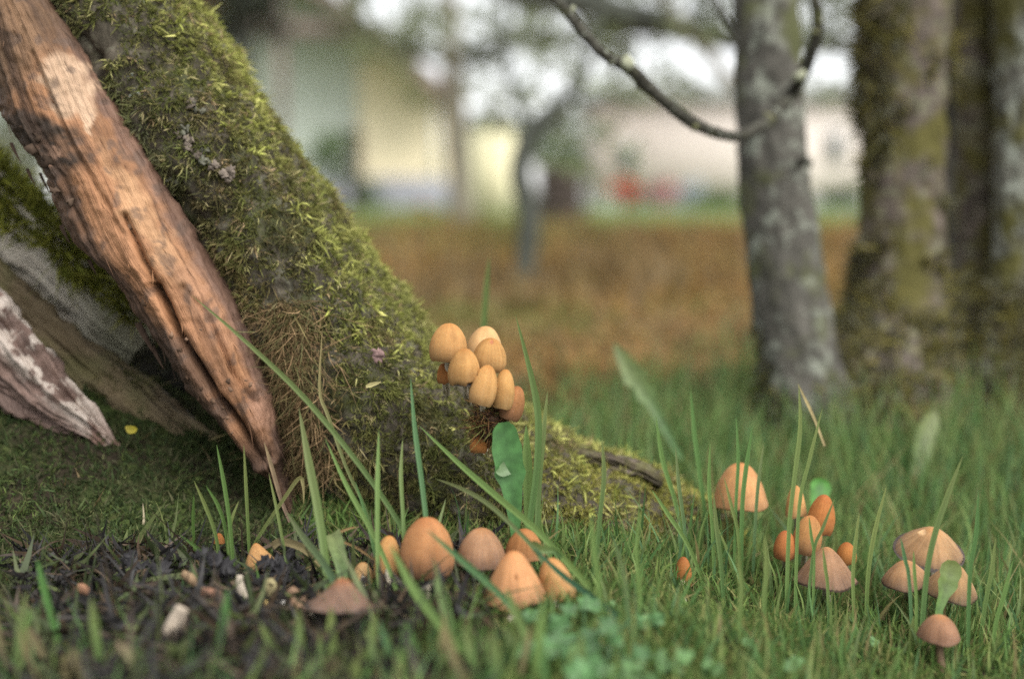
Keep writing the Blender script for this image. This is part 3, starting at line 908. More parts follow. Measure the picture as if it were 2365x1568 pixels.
# short ground moss
x, y = scatter(200000, .58, 1.75, gr_rng, 1.3)
p = np.stack([x, y, hgt(x, y)], -1)
u, v, d = px_of(p)
k = in_px(p) & clear_of_trunk(x, y)
bare_soil = (u > 60) & (u < 1150) & (v > 1300) & (noise(p, 30, 3) + noise(p, 9, 4) > -.3)
k &= ~bare_soil
p, u, v = p[k], u[k], v[k]
n = len(p)
left = sstep(760, 520, u)
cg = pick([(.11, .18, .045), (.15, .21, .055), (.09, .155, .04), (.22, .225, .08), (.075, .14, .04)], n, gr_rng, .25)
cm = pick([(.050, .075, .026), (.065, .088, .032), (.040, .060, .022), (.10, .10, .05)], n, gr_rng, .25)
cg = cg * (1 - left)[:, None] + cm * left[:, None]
flow = np.stack([noise(p, 40, 1), noise(p, 40, 2), np.zeros(n)], -1)
dirn = unit(np.array([0, 0, .8]) + flow * .7 + gr_rng.normal(size=(n, 3)) * .55)
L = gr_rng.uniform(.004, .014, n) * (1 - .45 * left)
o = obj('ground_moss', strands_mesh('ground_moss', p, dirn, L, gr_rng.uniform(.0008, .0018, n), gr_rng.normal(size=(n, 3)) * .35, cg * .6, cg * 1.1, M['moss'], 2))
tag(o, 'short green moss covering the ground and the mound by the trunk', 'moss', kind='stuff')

# thick dark moss on the mound
mx_, my_ = np.meshgrid(np.linspace(-.62, -.13, 160), np.linspace(.84, 1.22, 130))
mgrid = np.stack([mx_, my_, hgt(mx_, my_)], -1)
def keep_m(p, nn):
    u, v, d = px_of(p)
    return (u > -200) & (v < 1290 + 25 * noise(p, 30, 5)) & (u < 720)
def pal_m(p, nn, cl, rng):
    n = len(p)
    c = pick([(.055, .085, .028), (.075, .105, .035), (.042, .065, .024), (.10, .105, .045), (.09, .12, .035)], n, rng, .25)
    k_ = sstep(.1, .5, fbm(p, 20, 6))[:, None] * .6
    c = c * (1 - k_) + np.array([.12, .105, .06]) * k_
    return c * .7, c * 1.35
o = moss_clumps('mound_moss', mgrid, 11000, 9, None, .003, .008, .0010, pal_m, keep_m, wrap=False)
tag(o, 'dark green feathery moss blanketing the mound under the old limbs', 'moss')

# grass blades too many to count
def grass(name, n, y0, y1, lmin, lmax, wmin, wmax, keepfn, label, cols, rng, bias=1.0, lean=.22):
    x, y = scatter(n, y0, y1, rng, bias)
    p = np.stack([x, y, hgt(x, y)], -1)
    u, v, d = px_of(p)
    k = in_px(p) & clear_of_trunk(x, y) & keepfn(u, v, d, p, rng)
    p = p[k]; n = len(p)
    dirn = unit(np.array([.05, 0, 1.0]) + rng.normal(size=(n, 3)) * lean * np.array([1, .8, .3]))
    L = (lmin + (lmax - lmin) * rng.random(n) ** 1.7) * (.62 + .45 * sstep(.84, .98, p[:, 1]) + .4 * sstep(1.15, 1.4, p[:, 1]))
    bend = rng.normal(size=(n, 3)) * np.array([.22, .22, .05]) - np.array([0, 0, .08])
    c = pick(cols, n, rng, .18)
    side = np.stack([np.cos(a := rng.normal(0, .8, n)), np.sin(a), np.zeros(n)], -1)
    o = obj(name, strands_mesh(name, p - np.array([0, 0, .002]), dirn, L, rng.uniform(wmin, wmax, n), bend, c * .85, np.where(rng.random((n, 1)) < .35, c * .5 + np.array([.16, .14, .055]), c * 1.1), M['grass'], 4, side))
    return tag(o, label, 'grass', kind='stuff')
GREENS = [(.105, .195, .058), (.13, .225, .066), (.08, .16, .052), (.18, .25, .08), (.10, .19, .08)]
DRYS = [(.24, .20, .09), (.32, .26, .13), (.20, .14, .07)]
def k_right(u, v, d, p, rng):
    dens = sstep(1150, 1650, u + 120 * noise(p, 8, 5)) * .9 + .06
    dens = np.where((u > 900) & (v > 1470), .8, dens)
    dens = np.where(u < 900, .02 * (v > 1260) + .16 * (v > 1480), dens)
    dens = np.where((v > 1130) & (v < 1260) & (u > 1250) & (u < 1640), .10, dens)
    dens = dens * np.where(v < 1010, .5, 1) * np.where((d < .90) & (u > 1350), .8, 1)
    return rng.random(len(u)) < dens * (.55 + .75 * noise(p, 16, 8) + .25 * sstep(.95, 1.1, d))
grass('lawn_grass', 60000, .60, 1.75, .016, .064, .0013, .0029, k_right, 'upright green grass blades filling the lawn on the right', GREENS * 3 + DRYS[:1] * 1, gr_rng, 1.15, lean=.17)
def k_thatch(u, v, d, p, rng): return rng.random(len(u)) < np.where(u > 1150, .8, .15)
grass('dry_thatch', 12000, .62, 1.6, .01, .035, .0008, .0016, k_thatch, 'thin dry straw lying between the grass blades', DRYS, gr_rng, 1.1, lean=1.4)
def k_far(u, v, d, p, rng): return rng.random(len(u)) < .35 * (noise(p, 2.2, 8) > .25)
grass('far_grass', 2800, 1.7, 2.6, .03, .08, .003, .006, k_far, 'blurred grass tufts thinning out behind the lawn', GREENS, gr_rng, 1.2)

# rust-brown dead plants and leaves behind the lawn
br = np.random.default_rng(31)
x, y = scatter(46000, 1.65, 13, br, 2.0, .60)
p = np.stack([x, y, hgt(x, y)], -1)
n = len(p)
zone = noise(p, .7, 5) + .25 * noise(p, 2.2, 6)
L = br.uniform(.03, .16, n) * sstep(1.5, 5.0, y) + .02
cb = pick([(.25, .135, .045), (.32, .175, .05), (.18, .105, .05), (.14, .10, .06), (.25, .18, .06)], n, br, .25)
dkz = (sstep(.0, .5, noise(p * np.array([1, .5, 1]), 2.4, 14)) * .6 + .25 * sstep(4.0, 2.0, y))[:, None]
cb = cb * (1 - dkz) + np.array([.085, .062, .042]) * dkz
grn = pick([(.10, .13, .035), (.13, .15, .04), (.16, .15, .05)], n, br, .2)
wg = (.9 * sstep(9.5, 11.5, y) + sstep(.55, .9, zone - .06 * (x / y) * 10) + sstep(-.02, -.12, x / y) * sstep(4, 8, y) * .8).clip(0, 1)
sel = br.random(n) < wg
cb[sel] = grn[sel]
dirn = unit(np.array([0, 0, .7]) + br.normal(size=(n, 3)) * .6)
cb = cb * .65 + cb.mean(0) * .35
o = obj('dead_bracken', strands_mesh('dead_bracken', p, dirn, L * .7, L * .12 + .004, br.normal(size=(n, 3)) * .4, cb, cb, M['far_leaf'], 2))
tag(o, 'rust-brown dead bracken and fallen leaves spreading behind the lawn', 'bracken', kind='stuff')

# dark rotting litter in front of the mound
lr = np.random.default_rng(41)
n = 9000
u = lr.uniform(40, 1120, n); v = lr.uniform(1275, 1640, n)
k = (noise(np.stack([u, v, 0 * u], -1), .006, 3) > -.55)
u, v = u[k], v[k]; n = len(u)
pts = GV(u, v)
pts[:, 2] += lr.uniform(0, .010, n) * (noise(pts, 40, 12) > -.1)
dirn = unit(lr.normal(size=(n, 3)) * np.array([1, 1, .5]))
cl_ = pick([(.014, .013, .013), (.018, .016, .016), (.028, .027, .026), (.05, .034, .022), (.025, .02, .016), (.08, .055, .034), (.04, .055, .02), (.06, .075, .025)], n, lr, .25)
o = obj('leaf_litter', strands_mesh('leaf_litter', pts, dirn, lr.uniform(.004, .017, n), lr.uniform(.0012, .005, n), lr.normal(size=(n, 3)) * .9, cl_, cl_, M['litter'], 3))
tag(o, 'dark rotting leaves and decayed mushroom scraps in front of the mossy mound', 'leaf litter', kind='stuff')
#CONTINUE
# ------------------------------------------------------------------ mushrooms
PROFILES = {
    'egg': None,
    'bell': [(0, 1), (.16, .985), (.34, .93), (.52, .83), (.68, .69), (.82, .49), (.92, .27), (.98, .1), (1, 0)],
    'dome': [(0, 1), (.2, .97), (.42, .88), (.62, .72), (.80, .5), (.92, .26), (1, .04), (.99, 0)],
    'cone': [(0, 1), (.08, .985), (.2, .92), (.38, .76), (.56, .56), (.74, .34), (.90, .13), (1, 0)],
    'bellcone': [(0, 1), (.14, .975), (.30, .88), (.47, .71), (.64, .50), (.80, .28), (.92, .10), (1, 0)],
    'flare': [(0, 1), (.12, .96), (.26, .82), (.44, .60), (.64, .40), (.82, .24), (.94, .14), (1, .12)],
    'flat': [(0, 1), (.14, .985), (.30, .90), (.5, .72), (.7, .5), (.86, .28), (.96, .1), (1, 0)],
}
def profile(kind, n):
    if kind == 'egg':
        a = np.linspace(0, 2.3, n)
        r = np.sin(a) ** .92 * (1 - .16 * np.cos(a)); z = np.cos(a)
        r = r / r.max(); z = (z - z.min()) / (z.max() - z.min())
        return r, z
    c = catmull(PROFILES[kind], n)
    return np.maximum(c[:, 0], 0), c[:, 1]
PAL = {
    'tan': [(.50, .235, .085), (.60, .335, .150), (.52, .315, .165)],
    'pale': [(.60, .36, .17), (.66, .44, .23), (.56, .40, .23)],
    'orange': [(.40, .135, .045), (.48, .195, .065), (.40, .18, .075)],
    'brown': [(.48, .26, .12), (.34, .205, .125), (.25, .165, .12)],
    'purple': [(.42, .16, .07), (.235, .145, .115), (.20, .14, .125)],
    'deep': [(.46, .20, .08), (.49, .25, .11), (.36, .205, .12)],
    'flat': [(.50, .27, .12), (.46, .29, .165), (.26, .185, .14)],
}
mr_ = np.random.default_rng(77)
MUSH = []
def rot(axis, deg):
    return np.array(Matrix.Rotation(math.radians(deg), 3, axis))
def mushroom(label, cu, cv, w, h, d, kind='egg', pal='tan', tilt=0, lean=0, base=None, sr=7, stem_mat='stem', group=None, groove=.010, wave=.02, ragged=0, marks=(), bd=None, dark_rim=0):
    NP, NT = 84, 30
    r, z = profile(kind, NT)
    R_ = px(w / 2, d)
    tl_ = math.radians(13 + max(lean, 0))
    Hh = px(h if kind == 'egg' else max((h - .45 * w * math.sin(tl_)) / math.cos(tl_), .35 * h), d)
    phi = np.linspace(0, 2 * math.pi, NP, endpoint=False)
    t = np.linspace(0, 1, NT)
    ph0 = mr_.random() * 6
    gro = groove * sstep(.35, 1, t)[:, None] * np.cos(phi * 42)[None] * (0.25 if kind == 'egg' else 1)
    rr = r[:, None] * (1 + gro + wave * sstep(.3, 1, t)[:, None] * (np.sin(2 * phi + ph0) + .7 * np.sin(3 * phi + 2 * ph0))[None])
    zz = z[:, None] + (wave * 1.4 * sstep(.5, 1, t)[:, None] * (np.sin(3 * phi + ph0) + .6 * np.sin(5 * phi + 1.7 * ph0))[None])
    if ragged:
        zz = zz + ragged * sstep(.86, 1, t)[:, None] * np.maximum(noise(np.stack([phi * 3.5, 0 * phi + ph0, 0 * phi], -1), 1, 4), -.1)[None]
    loc = np.stack([rr * np.cos(phi) * R_, rr * np.sin(phi) * R_, (zz - .5) * Hh], -1)
    n3 = fbm(loc.reshape(-1, 3) + mr_.random(3), 90, 7).reshape(NT, NP)
    loc = loc * (1 + .035 * n3[..., None])
    Rm = rot('Y', tilt) @ rot('X', lean)
    c0 = P(cu, cv, d)
    cap = c0 + loc @ Rm.T
    a, m_, e = [np.array(c) * np.array([.63, .60, .575]) for c in PAL[pal]]
    tt = np.repeat(t[:, None], NP, 1)
    st = noise(np.stack([np.repeat((phi * 9)[None], NT, 0), tt * 1.5 + ph0, 0 * tt], -1), 1, 13)
    fine = noise(np.stack([np.repeat((phi * 30)[None], NT, 0), tt * 1.2 + ph0, 0 * tt], -1), 1, 14)
    k1 = sstep(0, .45, tt + .06 * n3)[..., None]; k2 = sstep(.5, 1, tt + .10 * st)[..., None]
    col = (a * (1 - k1) + m_ * k1) * (1 - k2) + e * k2
    col = col * (1 + .10 * st + (.10 if kind == 'egg' else .20) * fine * sstep(.1, .6, tt) + .20 * n3 - .22 * sstep(.8, 1, tt))[..., None]
    col = col * np.array([1, mr_.uniform(.95, 1.06), mr_.uniform(.86, 1.02)]) * mr_.uniform(.86, 1.08)
    if dark_rim: col[-2:] = col[-2:] * .25
    for (mu, mv, mrad, mc) in marks:                              # holes, nicks and spots on the cap
        q_ = P(mu, mv, d)
        dist = np.linalg.norm((cap - q_)[..., [0, 2]], axis=-1) / px(mrad, d)
        front = ((cap - c0)[..., 1] < 0)
        k_ = ((1 - sstep(.6, 1.1, dist)) * front)[..., None]
        col = col * (1 - k_) + np.array(mc) * k_
        cap = cap + np.array([0, 1, 0]) * (k_ * px(mrad * .5, d))
    ax = Rm @ np.array([0, 0, 1.0])
    top_in = c0 + ax * Hh * .15
    if base is None: bp3 = G(cu, cv + h * .5 + 40)
    elif len(base) == 3: bp3 = P(*base)
    else: bp3 = G(*base)
    root = empty('mushroom', bp3, label, 'mushroom', group)
    MUSH.append((label, cu, cv))
    vv = np.vstack([cap.reshape(-1, 3)])
    obj('cap', mesh_from('cap', vv, grid_quads(NT, NP, True), None, np.clip(col, .01, .9).reshape(-1, 3), M['cap']), root)
    # gills: radial pleats from the margin up to the stem
    NG = 96
    pg = np.linspace(0, 2 * math.pi, NG, endpoint=False)
    rin = np.array([(1.07 if dark_rim > 1 else .97) * r[-1], .55 * r[-1], .12]); zin = np.array([z[-1] + (.06 if dark_rim > 1 else .01), z[-1] + .22, z[-1] + .42])
    zig = np.where(np.arange(NG) % 2 == 0, .0, -.035)
    gl = np.stack([rin[:, None] * np.cos(pg) * R_, rin[:, None] * np.sin(pg) * R_, (np.clip(zin, 0, .9)[:, None] + zig[None] * np.array([0, 1, 1])[:, None] - .5) * Hh], -1)
    obj('gills', mesh_from('gills', (c0 + gl @ Rm.T).reshape(-1, 3), grid_quads(3, NG, True), None, None, M['gill'], smooth=False), root)
    s0 = px(sr, d)
    mid = c0 - ax * Hh * .6 + (bp3 - (c0 - ax * Hh * .6)) * .4
    if np.linalg.norm(bp3 - c0) < Hh * .9: mid = (top_in + bp3) / 2
    down = unit((bp3 - mid)[None])[0]
    ctrl = np.array([[*top_in, s0 * .8], [*mid, s0], [*(bp3), s0 * 1.15], [*(bp3 + down * .006), s0 * 1.2]])
    v, nn, s, th_, r_ = sweep(ctrl, 22, 16)
    v = v + nn * (s0 * .12 * fbm(v.reshape(-1, 3), 160, 3).reshape(22, 16))[..., None]
    obj('stem', tube_mesh('stem', v, M[stem_mat]), root)
    return root

TC = 'mushroom cluster on the mossy trunk'
cd = .895
mushroom('pale cream mushroom at the back of the trunk cluster, behind the cap with a hole', 1119, 799, 86, 92, cd + .022, 'egg', 'pale', 4, 0, (1100, 905, .93), group=TC, wave=.008)
mushroom('egg-shaped tan mushroom at the top of the trunk cluster, touching the moss', 1036, 790, 88, 87, cd, 'egg', 'tan', 3, 0, (1032, 900, .925), group=TC, wave=.008)
mushroom('rounded tan mushroom with a small pitted hole near its top, in the trunk cluster', 1131, 819, 80, 78, cd - .004, 'egg', 'tan', 4, 0, (1105, 915, .925), group=TC, wave=.008, marks=[(1136, 788, 5, (.30, .12, .06))])
mushroom('small tan mushroom with ragged cap edge and bare pale stem in the trunk cluster', 1072, 846, 74, 85, cd - .022, 'egg', 'tan', 2, 4, (1082, 925, .915), group=TC, wave=.008, ragged=.12)
mushroom('oval tan mushroom with dark nicks at its shoulder, right above the dark root clump', 1119, 888, 63, 92, cd - .024, 'egg', 'tan', 14, 0, (1128, 950, .915), group=TC, wave=.006, marks=[(1100, 862, 5, (.08, .04, .02))])
mushroom('narrow tan mushroom squeezed between two oval caps in the trunk cluster', 1164, 897, 52, 90, cd - .012, 'egg', 'tan', 6, 0, (1140, 950, .92), group=TC, wave=.006)
mushroom('tilted orange tan mushroom at the lower outer end of the trunk cluster', 1186, 929, 55, 78, cd - .004, 'egg', 'deep', 18, 0, (1160, 970, .925), group=TC, wave=.006)
mushroom('tiny dark orange mushroom half hidden behind a stem of the trunk cluster', 1024, 862, 30, 46, cd + .012, 'egg', 'orange', 0, 0, (1028, 905, .925), group=TC, sr=4)
mushroom('dark orange mushroom button under the dark root clump on the trunk', 1106, 1022, 42, 44, cd + .006, 'egg', 'orange', 0, 0, (1120, 1040, .94), group=TC, sr=5)

CC = 'mushroom row in front of the trunk'
mushroom('tan mushroom with a blackened right side, alone above the white stalk', 595, 1280, 78, 66, .865, 'cone', 'tan', -8, 8, (612, 1350), group=CC, sr=9, wave=.03, stem_mat='stem_dark')
mushroom('narrow tan mushroom standing left of the largest brown egg cap', 896, 1290, 64, 108, .835, 'egg', 'tan', 4, 0, (905, 1410), group=CC, sr=8)
mushroom('small pale yellow mushroom low behind the wide purplish cap', 838, 1322, 58, 54, .84, 'dome', 'pale', 0, 0, (842, 1400), group=CC, sr=7)
mushroom('very small pale mushroom peeping out left of the wide purplish cap', 722, 1362, 44, 28, .81, 'dome', 'pale', 0, 0, (722, 1420), group=CC, sr=5)
mushroom('wide flaring purplish brown mushroom with orange centre and turned-up edge', 790, 1372, 176, 92, .755, 'flare', 'purple', 3, -6, (800, 1480), group=CC, sr=10, wave=.03, stem_mat='stem_dark')
mushroom('largest egg-shaped brown mushroom in the row before the trunk', 986, 1261, 126, 136, .822, 'egg', 'deep', 0, 0, (1000, 1400), group=CC, sr=11, wave=.01)
mushroom('greyish tan bell mushroom next to the largest brown egg cap', 1112, 1259, 118, 96, .835, 'dome', 'flat', 3, 6, (1112, 1375), group=CC, sr=10)
mushroom('tan bell mushroom partly hidden behind the pointed bell cap', 1211, 1253, 96, 76, .845, 'dome', 'deep', 0, 4, (1208, 1370), group=CC, sr=9)
mushroom('pointed bell mushroom with pale tan cap and one dark spot', 1187, 1327, 158, 126, .792, 'bellcone', 'tan', -2, 0, (1185, 1430), group=CC, sr=12, wave=.025, marks=[(1192, 1321, 6, (.22, .10, .04))])
mushroom('tan egg mushroom leaning out from behind the pointed bell cap', 1282, 1342, 84, 110, .805, 'egg', 'tan', -14, 0, (1275, 1430), group=CC, sr=9)

RC = 'mushrooms in the lawn grass'
mushroom('large striped tan mushroom standing at the end of the mossy root', 1709, 1118, 126, 112, .985, 'dome', 'tan', 0, 0, (1708, 1235), group=RC, sr=9, groove=.014, wave=.015)
mushroom('small brown mushroom tucked behind the left edge of the large striped cap', 1668, 1134, 34, 52, 1.0, 'egg', 'deep', -8, 0, (1672, 1200), group=RC, sr=5)
mushroom('slim pale tan mushroom with a thin stem beside the orange caps', 1838, 1155, 50, 74, .955, 'bell', 'tan', -3, 0, (1840, 1270), group=RC, sr=6)
mushroom('tall rust orange oval mushroom behind a shorter orange cap', 1898, 1187, 64, 92, .945, 'egg', 'orange', 8, 0, (1890, 1280), group=RC, sr=7)
mushroom('orange brown oval mushroom leaning in the middle of the lawn group', 1866, 1234, 68, 90, .925, 'egg', 'deep', 10, 0, (1858, 1310), group=RC, sr=7)
mushroom('short orange mushroom with grass across it, left of the leaning cap', 1813, 1257, 52, 66, .925, 'egg', 'orange', 2, 0, (1815, 1320), group=RC, sr=6)
mushroom('brown cone-shaped mushroom with fine ribs and a pale streak', 1908, 1302, 146, 96, .895, 'cone', 'brown', 0, 2, (1910, 1390), group=RC, sr=9, groove=.018, wave=.025, dark_rim=1)
mushroom('small bright orange mushroom peeping out behind the brown cone cap', 1955, 1276, 46, 50, .925, 'egg', 'orange', 0, 0, (1955, 1330), group=RC, sr=5)
mushroom('wide flattened mushroom with a black curled rim and dented centre', 2150, 1250, 152, 92, .93, 'flat', 'flat', 2, 22, (2150, 1345), group=RC, sr=9, groove=.016, wave=.04, dark_rim=2, marks=[(2125, 1222, 10, (.6, .4, .22))])
mushroom('low tan ribbed mushroom to the left of the cap with a leaf over it', 2092, 1319, 114, 66, .905, 'flat', 'flat', -6, 6, (2098, 1385), group=RC, sr=8, groove=.018, wave=.03, dark_rim=1)
mushroom('ribbed tan mushroom with a green leaf standing in front of it', 2200, 1336, 120, 88, .885, 'flat', 'flat', 6, 10, (2198, 1410), group=RC, sr=8, groove=.022, wave=.03, dark_rim=1)
mushroom('small ribbed brown dome mushroom on a dark stem, alone in short grass', 2170, 1446, 96, 66, .825, 'dome', 'brown', 2, 6, (2175, 1545), group=RC, sr=9, groove=.02, wave=.02, stem_mat='stem_dark')
mushroom('little orange egg mushroom half sunk in grass below the mossy root', 1577, 1323, 44, 78, .89, 'egg', 'orange', 2, 0, (1578, 1385), group=RC, sr=6)
mushroom('reddish mushroom button on the dark mound above the litter', 277, 1257, 26, 24, .92, 'dome', 'orange', 0, 0, (277, 1285), group=CC, sr=4)
mushroom('dull red mushroom button among blades left of the blackened cap', 506, 1242, 26, 26, .90, 'dome', 'orange', 0, 0, (506, 1275), group=CC, sr=4)

# dark fibrous clump hanging under the trunk cluster
clb = P(1130, 940, .905)
cl = empty('root_clump', clb, 'dark brown fibrous root clump hanging below the trunk mushroom cluster', 'root clump')
c = np.array([[*P(u, v, d), px(r, d)] for (u, v, d, r) in [(1122, 925, .905, 10), (1126, 948, .898, 26), (1132, 975, .897, 30), (1128, 1000, .902, 24), (1118, 1018, .91, 8)]])
v, nn, s, th_, r_ = sweep(c, 40, 36)
v = v + nn * (.004 * fbm(v.reshape(-1, 3), 120, 5, 5).reshape(40, 36))[..., None]
obj('clump', tube_mesh('clump', v, M['root_clump']), cl)
p, nn, _, _ = sample_grid(v, 900, mr_)
if (nn * (p - v.reshape(-1, 3).mean(0))).sum() < 0: nn = -nn
cf = pick([(.16, .08, .035), (.22, .12, .05), (.08, .045, .03), (.13, .13, .04)], 900, mr_, .2)
o = obj('fibre', strands_mesh('fibre', p, unit(nn + mr_.normal(size=(900, 3)) * .7), mr_.uniform(.003, .012, 900), mr_.uniform(.0004, .0009, 900), mr_.normal(size=(900, 3)) * .5, cf, cf, M['dry'], 3), cl)
o['kind'] = 'stuff'

# ------------------------------------------------------------------ single blades, leaves and scraps
def ribbon(name, pts, w, d0, d1, col_tip, col_base, mat_, wprof=None, n=18, fold=.25, teeth=0, seed=0, twist=0.0, thick=0):
    """blade from tip (first point, depth d0) to base (last point, depth d1)"""
    pts = np.asarray(pts, float)
    c = catmull(np.hstack([pts, np.linspace(d0, d1, len(pts))[:, None]]), n)
    p = P(c[:, 0], c[:, 1], c[:, 2])
    t = np.linspace(0, 1, n)
    if wprof is None: ww = np.clip(t * 3.2, 0, 1) ** .7 * (1 - .25 * t)
    else: ww = np.interp(t, *zip(*wprof))
    if teeth: ww = ww * (1 + teeth * np.abs(((t * 7.3 + seed) % 1) - .5) * 2 - teeth * .5)
    tan_ = unit(np.gradient(p, axis=0))
    side = unit(np.cross(tan_, np.array([0, 1.0, 0])))
    tw = twist * (t - .5)
    nrm = unit(np.cross(side, tan_))
    side = side * np.cos(tw)[:, None] + nrm * np.sin(tw)[:, None]
    nrm = unit(np.cross(side, tan_))
    hw = (ww * px(w, (d0 + d1) / 2) / 2)[:, None]
    mid = p + nrm * hw * fold
    off = [(-1, 0), (-.55, .6), (0, 1), (.55, .6), (1, 0)]
    g = np.stack([p + side * hw * a + nrm * hw * fold * b_ for a, b_ in off], 1)
    col = np.asarray(col_tip)[None] * (1 - t)[:, None] + np.asarray(col_base)[None] * t[:, None]
    col = np.repeat(col[:, None], 5, 1)
    col[:, 2] *= .8
    return mesh_from(name, g.reshape(-1, 3), grid_quads(n, 5, False), None, col.reshape(-1, 3), mat_)

GB = [(.105, .20, .06), (.085, .17, .055), (.13, .22, .065), (.09, .18, .075), (.15, .235, .07)]
bl_rng = random.Random(3)
def base_depth(u, v): return float(px_of(G(u, v)[None])[2][0])
SHORT = []
def near_label(pts, lead):
    u, v = pts[0]
    um, vm = pts[len(pts) // 2]
    best = min(SHORT, key=lambda m: min(math.hypot(m[1] - u, (m[2] - v) * .6), math.hypot(m[1] - um, m[2] - vm)))
    return lead + ' ' + best[0]
def blade(pts, w, label, tip=None, group=None, dd=None, col=None, name='grass_blade', dt=None, cat='grass blade', mat_=None, ground_at=None, **kw):
    c = np.array(col if col is not None else bl_rng.choice(GB))
    u, v = pts[-1]
    d1 = dd if dd is not None else base_depth(u, v)
    if ground_at:
        d1 = ground_at
        vg = CV - F * ((float(hgt((u - CU) / F * d1, d1)) - .003 - CAM_Z) / d1 + math.sin(PITCH)) / math.cos(PITCH)
        pts = list(pts[:-1]) + [(u, vg)]
    d0 = dt if dt is not None else d1
    tipc = np.array(tip) if tip is not None else (c * 1.15 if bl_rng.random() < .5 else c * .65 + np.array([.12, .10, .04]))
    me = ribbon(name, pts, w, d0, d1, tipc, c, mat_ or M['grass'], **kw)
    o = obj(name, me)
    return tag(o, label, cat, group)
ST = (.30, .24, .11)
blade([(440, 680), (560, 782), (700, 915), (820, 1060), (905, 1180), (965, 1290), (990, 1390)], 14, 'long green grass blade slanting across the bare wood and the moss', dt=.86, dd=.835)
blade([(745, 755), (738, 900), (758, 960), (800, 1080), (850, 1190), (880, 1330)], 9, 'thin kinked grass blade rising over the moss to the long slanting blade', tip=ST, dt=.875)
blade([(690, 940), (712, 1060), (735, 1180), (752, 1300), (758, 1400)], 22, 'broad upright grass blade with a dry tip left of the long slanting blade', tip=(.16, .18, .07), dt=.86)
blade([(750, 1010), (800, 1120), (860, 1230), (905, 1330), (925, 1400)], 13, 'narrow slanting grass blade between the broad blade and the straight one', dt=.86)
blade([(875, 990), (872, 1120), (872, 1260), (875, 1390)], 12, 'straight vertical grass blade in front of the dark trunk foot', dt=.84)
GT = 'upright blades in front of the trunk foot'
LT = 'thin upright grass blade in front of the dark mossy trunk foot'
for pts, w in [([(930, 1010), (926, 1100), (932, 1215), (936, 1380)], 10), ([(948, 870), (958, 990), (975, 1120), (988, 1240), (995, 1380)], 13),
               ([(820, 1110), (845, 1190), (868, 1290), (880, 1380)], 9), ([(1030, 1150), (1012, 1220), (1000, 1300), (992, 1390)], 8)]:
    blade(pts, w, LT, group=GT, dt=.855)
blade([(965, 980), (1060, 1070), (1150, 1148), (1235, 1220), (1330, 1320), (1420, 1420)], 17, 'broad grass leaf sloping down right past the dark toothed leaf', dt=.875)
blade([(1005, 1105), (1060, 1125), (1120, 1158), (1180, 1210), (1250, 1290), (1290, 1400)], 12, 'pale-edged grass leaf curving down below the broad sloping leaf', col=(.11, .17, .07), dt=.86)
blade([(1190, 725), (1225, 860), (1243, 960), (1240, 1080), (1225, 1200), (1215, 1390)], 18, 'tall grass blade beside the trunk mushroom cluster', tip=(.12, .17, .05), dt=.88, ground_at=.875)
blade([(1265, 900), (1255, 1000), (1246, 1100), (1240, 1220), (1232, 1390)], 15, 'upright grass blade close beside the tall blade at the cluster', dt=.88, ground_at=.878)
blade([(1215, 980), (1218, 1080), (1222, 1200), (1224, 1390)], 26, 'wide grass blade behind the toothed leaf at the cluster', dt=.89, ground_at=.885)
blade([(1130, 590), (1124, 660), (1118, 745), (1108, 880), (1100, 1000)], 15, 'dark green grass blade rising behind the trunk mushroom cluster', dt=1.12, dd=1.16)
GL = 'thin blades at the mound'
LL = 'thin grass blade growing from the foot of the mound left of the broad blade'
for pts, w in [([(500, 1025), (518, 1120), (532, 1220), (540, 1330)], 11), ([(563, 1025), (568, 1120), (573, 1220), (578, 1320)], 9), ([(447, 1108), (475, 1170), (498, 1235), (510, 1320)], 10),
               ([(475, 1120), (505, 1170), (522, 1230), (532, 1320)], 10), ([(448, 1140), (446, 1210), (452, 1300)], 8), ([(552, 1155), (535, 1200), (528, 1250), (535, 1330)], 8),
               ([(412, 1232), (455, 1265), (500, 1310), (530, 1360)], 10), ([(620, 1090), (640, 1180), (660, 1290), (672, 1370)], 8)]:
    blade(pts, w, LL, group=GL, col=(.09, .16, .04), dt=.875)
blade([(702, 1165), (700, 1120), (690, 1104), (650, 1160), (600, 1235), (560, 1310)], 10, 'bent grass blade with a drooping pale tip above the blackened mushroom', tip=ST, col=(.10, .17, .045), dt=.875)
blade([(660, 1180), (700, 1240), (740, 1290), (775, 1350), (790, 1420)], 20, 'bluish grass blade sloping down to the wide purplish mushroom', col=(.05, .12, .06), dt=.83)
blade([(985, 1222), (1060, 1288), (1120, 1340), (1180, 1400), (1230, 1480)], 18, 'grass blade lying across the largest brown egg mushroom', dt=.765)
blade([(900, 1255), (950, 1350), (1000, 1420), (1060, 1490), (1130, 1580)], 26, 'wide blurred grass blade in front of the mushroom row, slanting down right', dt=.74)
blade([(1000, 1285), (1012, 1350), (1030, 1420), (1055, 1500), (1060, 1560)], 20, 'blunt light-tipped grass blade below the largest brown egg mushroom', tip=(.15, .20, .08), dt=.745)
blade([(1168, 1355), (1190, 1410), (1215, 1470), (1240, 1560)], 20, 'blunt grass blade poking up before the pointed bell mushroom', tip=(.14, .18, .06), dt=.73)
blade([(1225, 1255), (1290, 1320), (1370, 1380), (1450, 1440), (1500, 1500)], 16, 'long bluish grass blade passing the leaning egg mushroom toward the clover', col=(.05, .12, .065), dt=.80)
GF = 'blurred foreground blades'
SHORT[:] = [('the lone blackened tan mushroom', 600, 1280), ('the wide purplish mushroom', 790, 1380), ('the largest brown egg mushroom', 985, 1300), ('the pointed bell mushroom', 1187, 1340), ('the thick cream stalk piece', 400, 1450), ('the pinkish brown scrap', 190, 1370), ('the low lobed plants', 1330, 1480)]
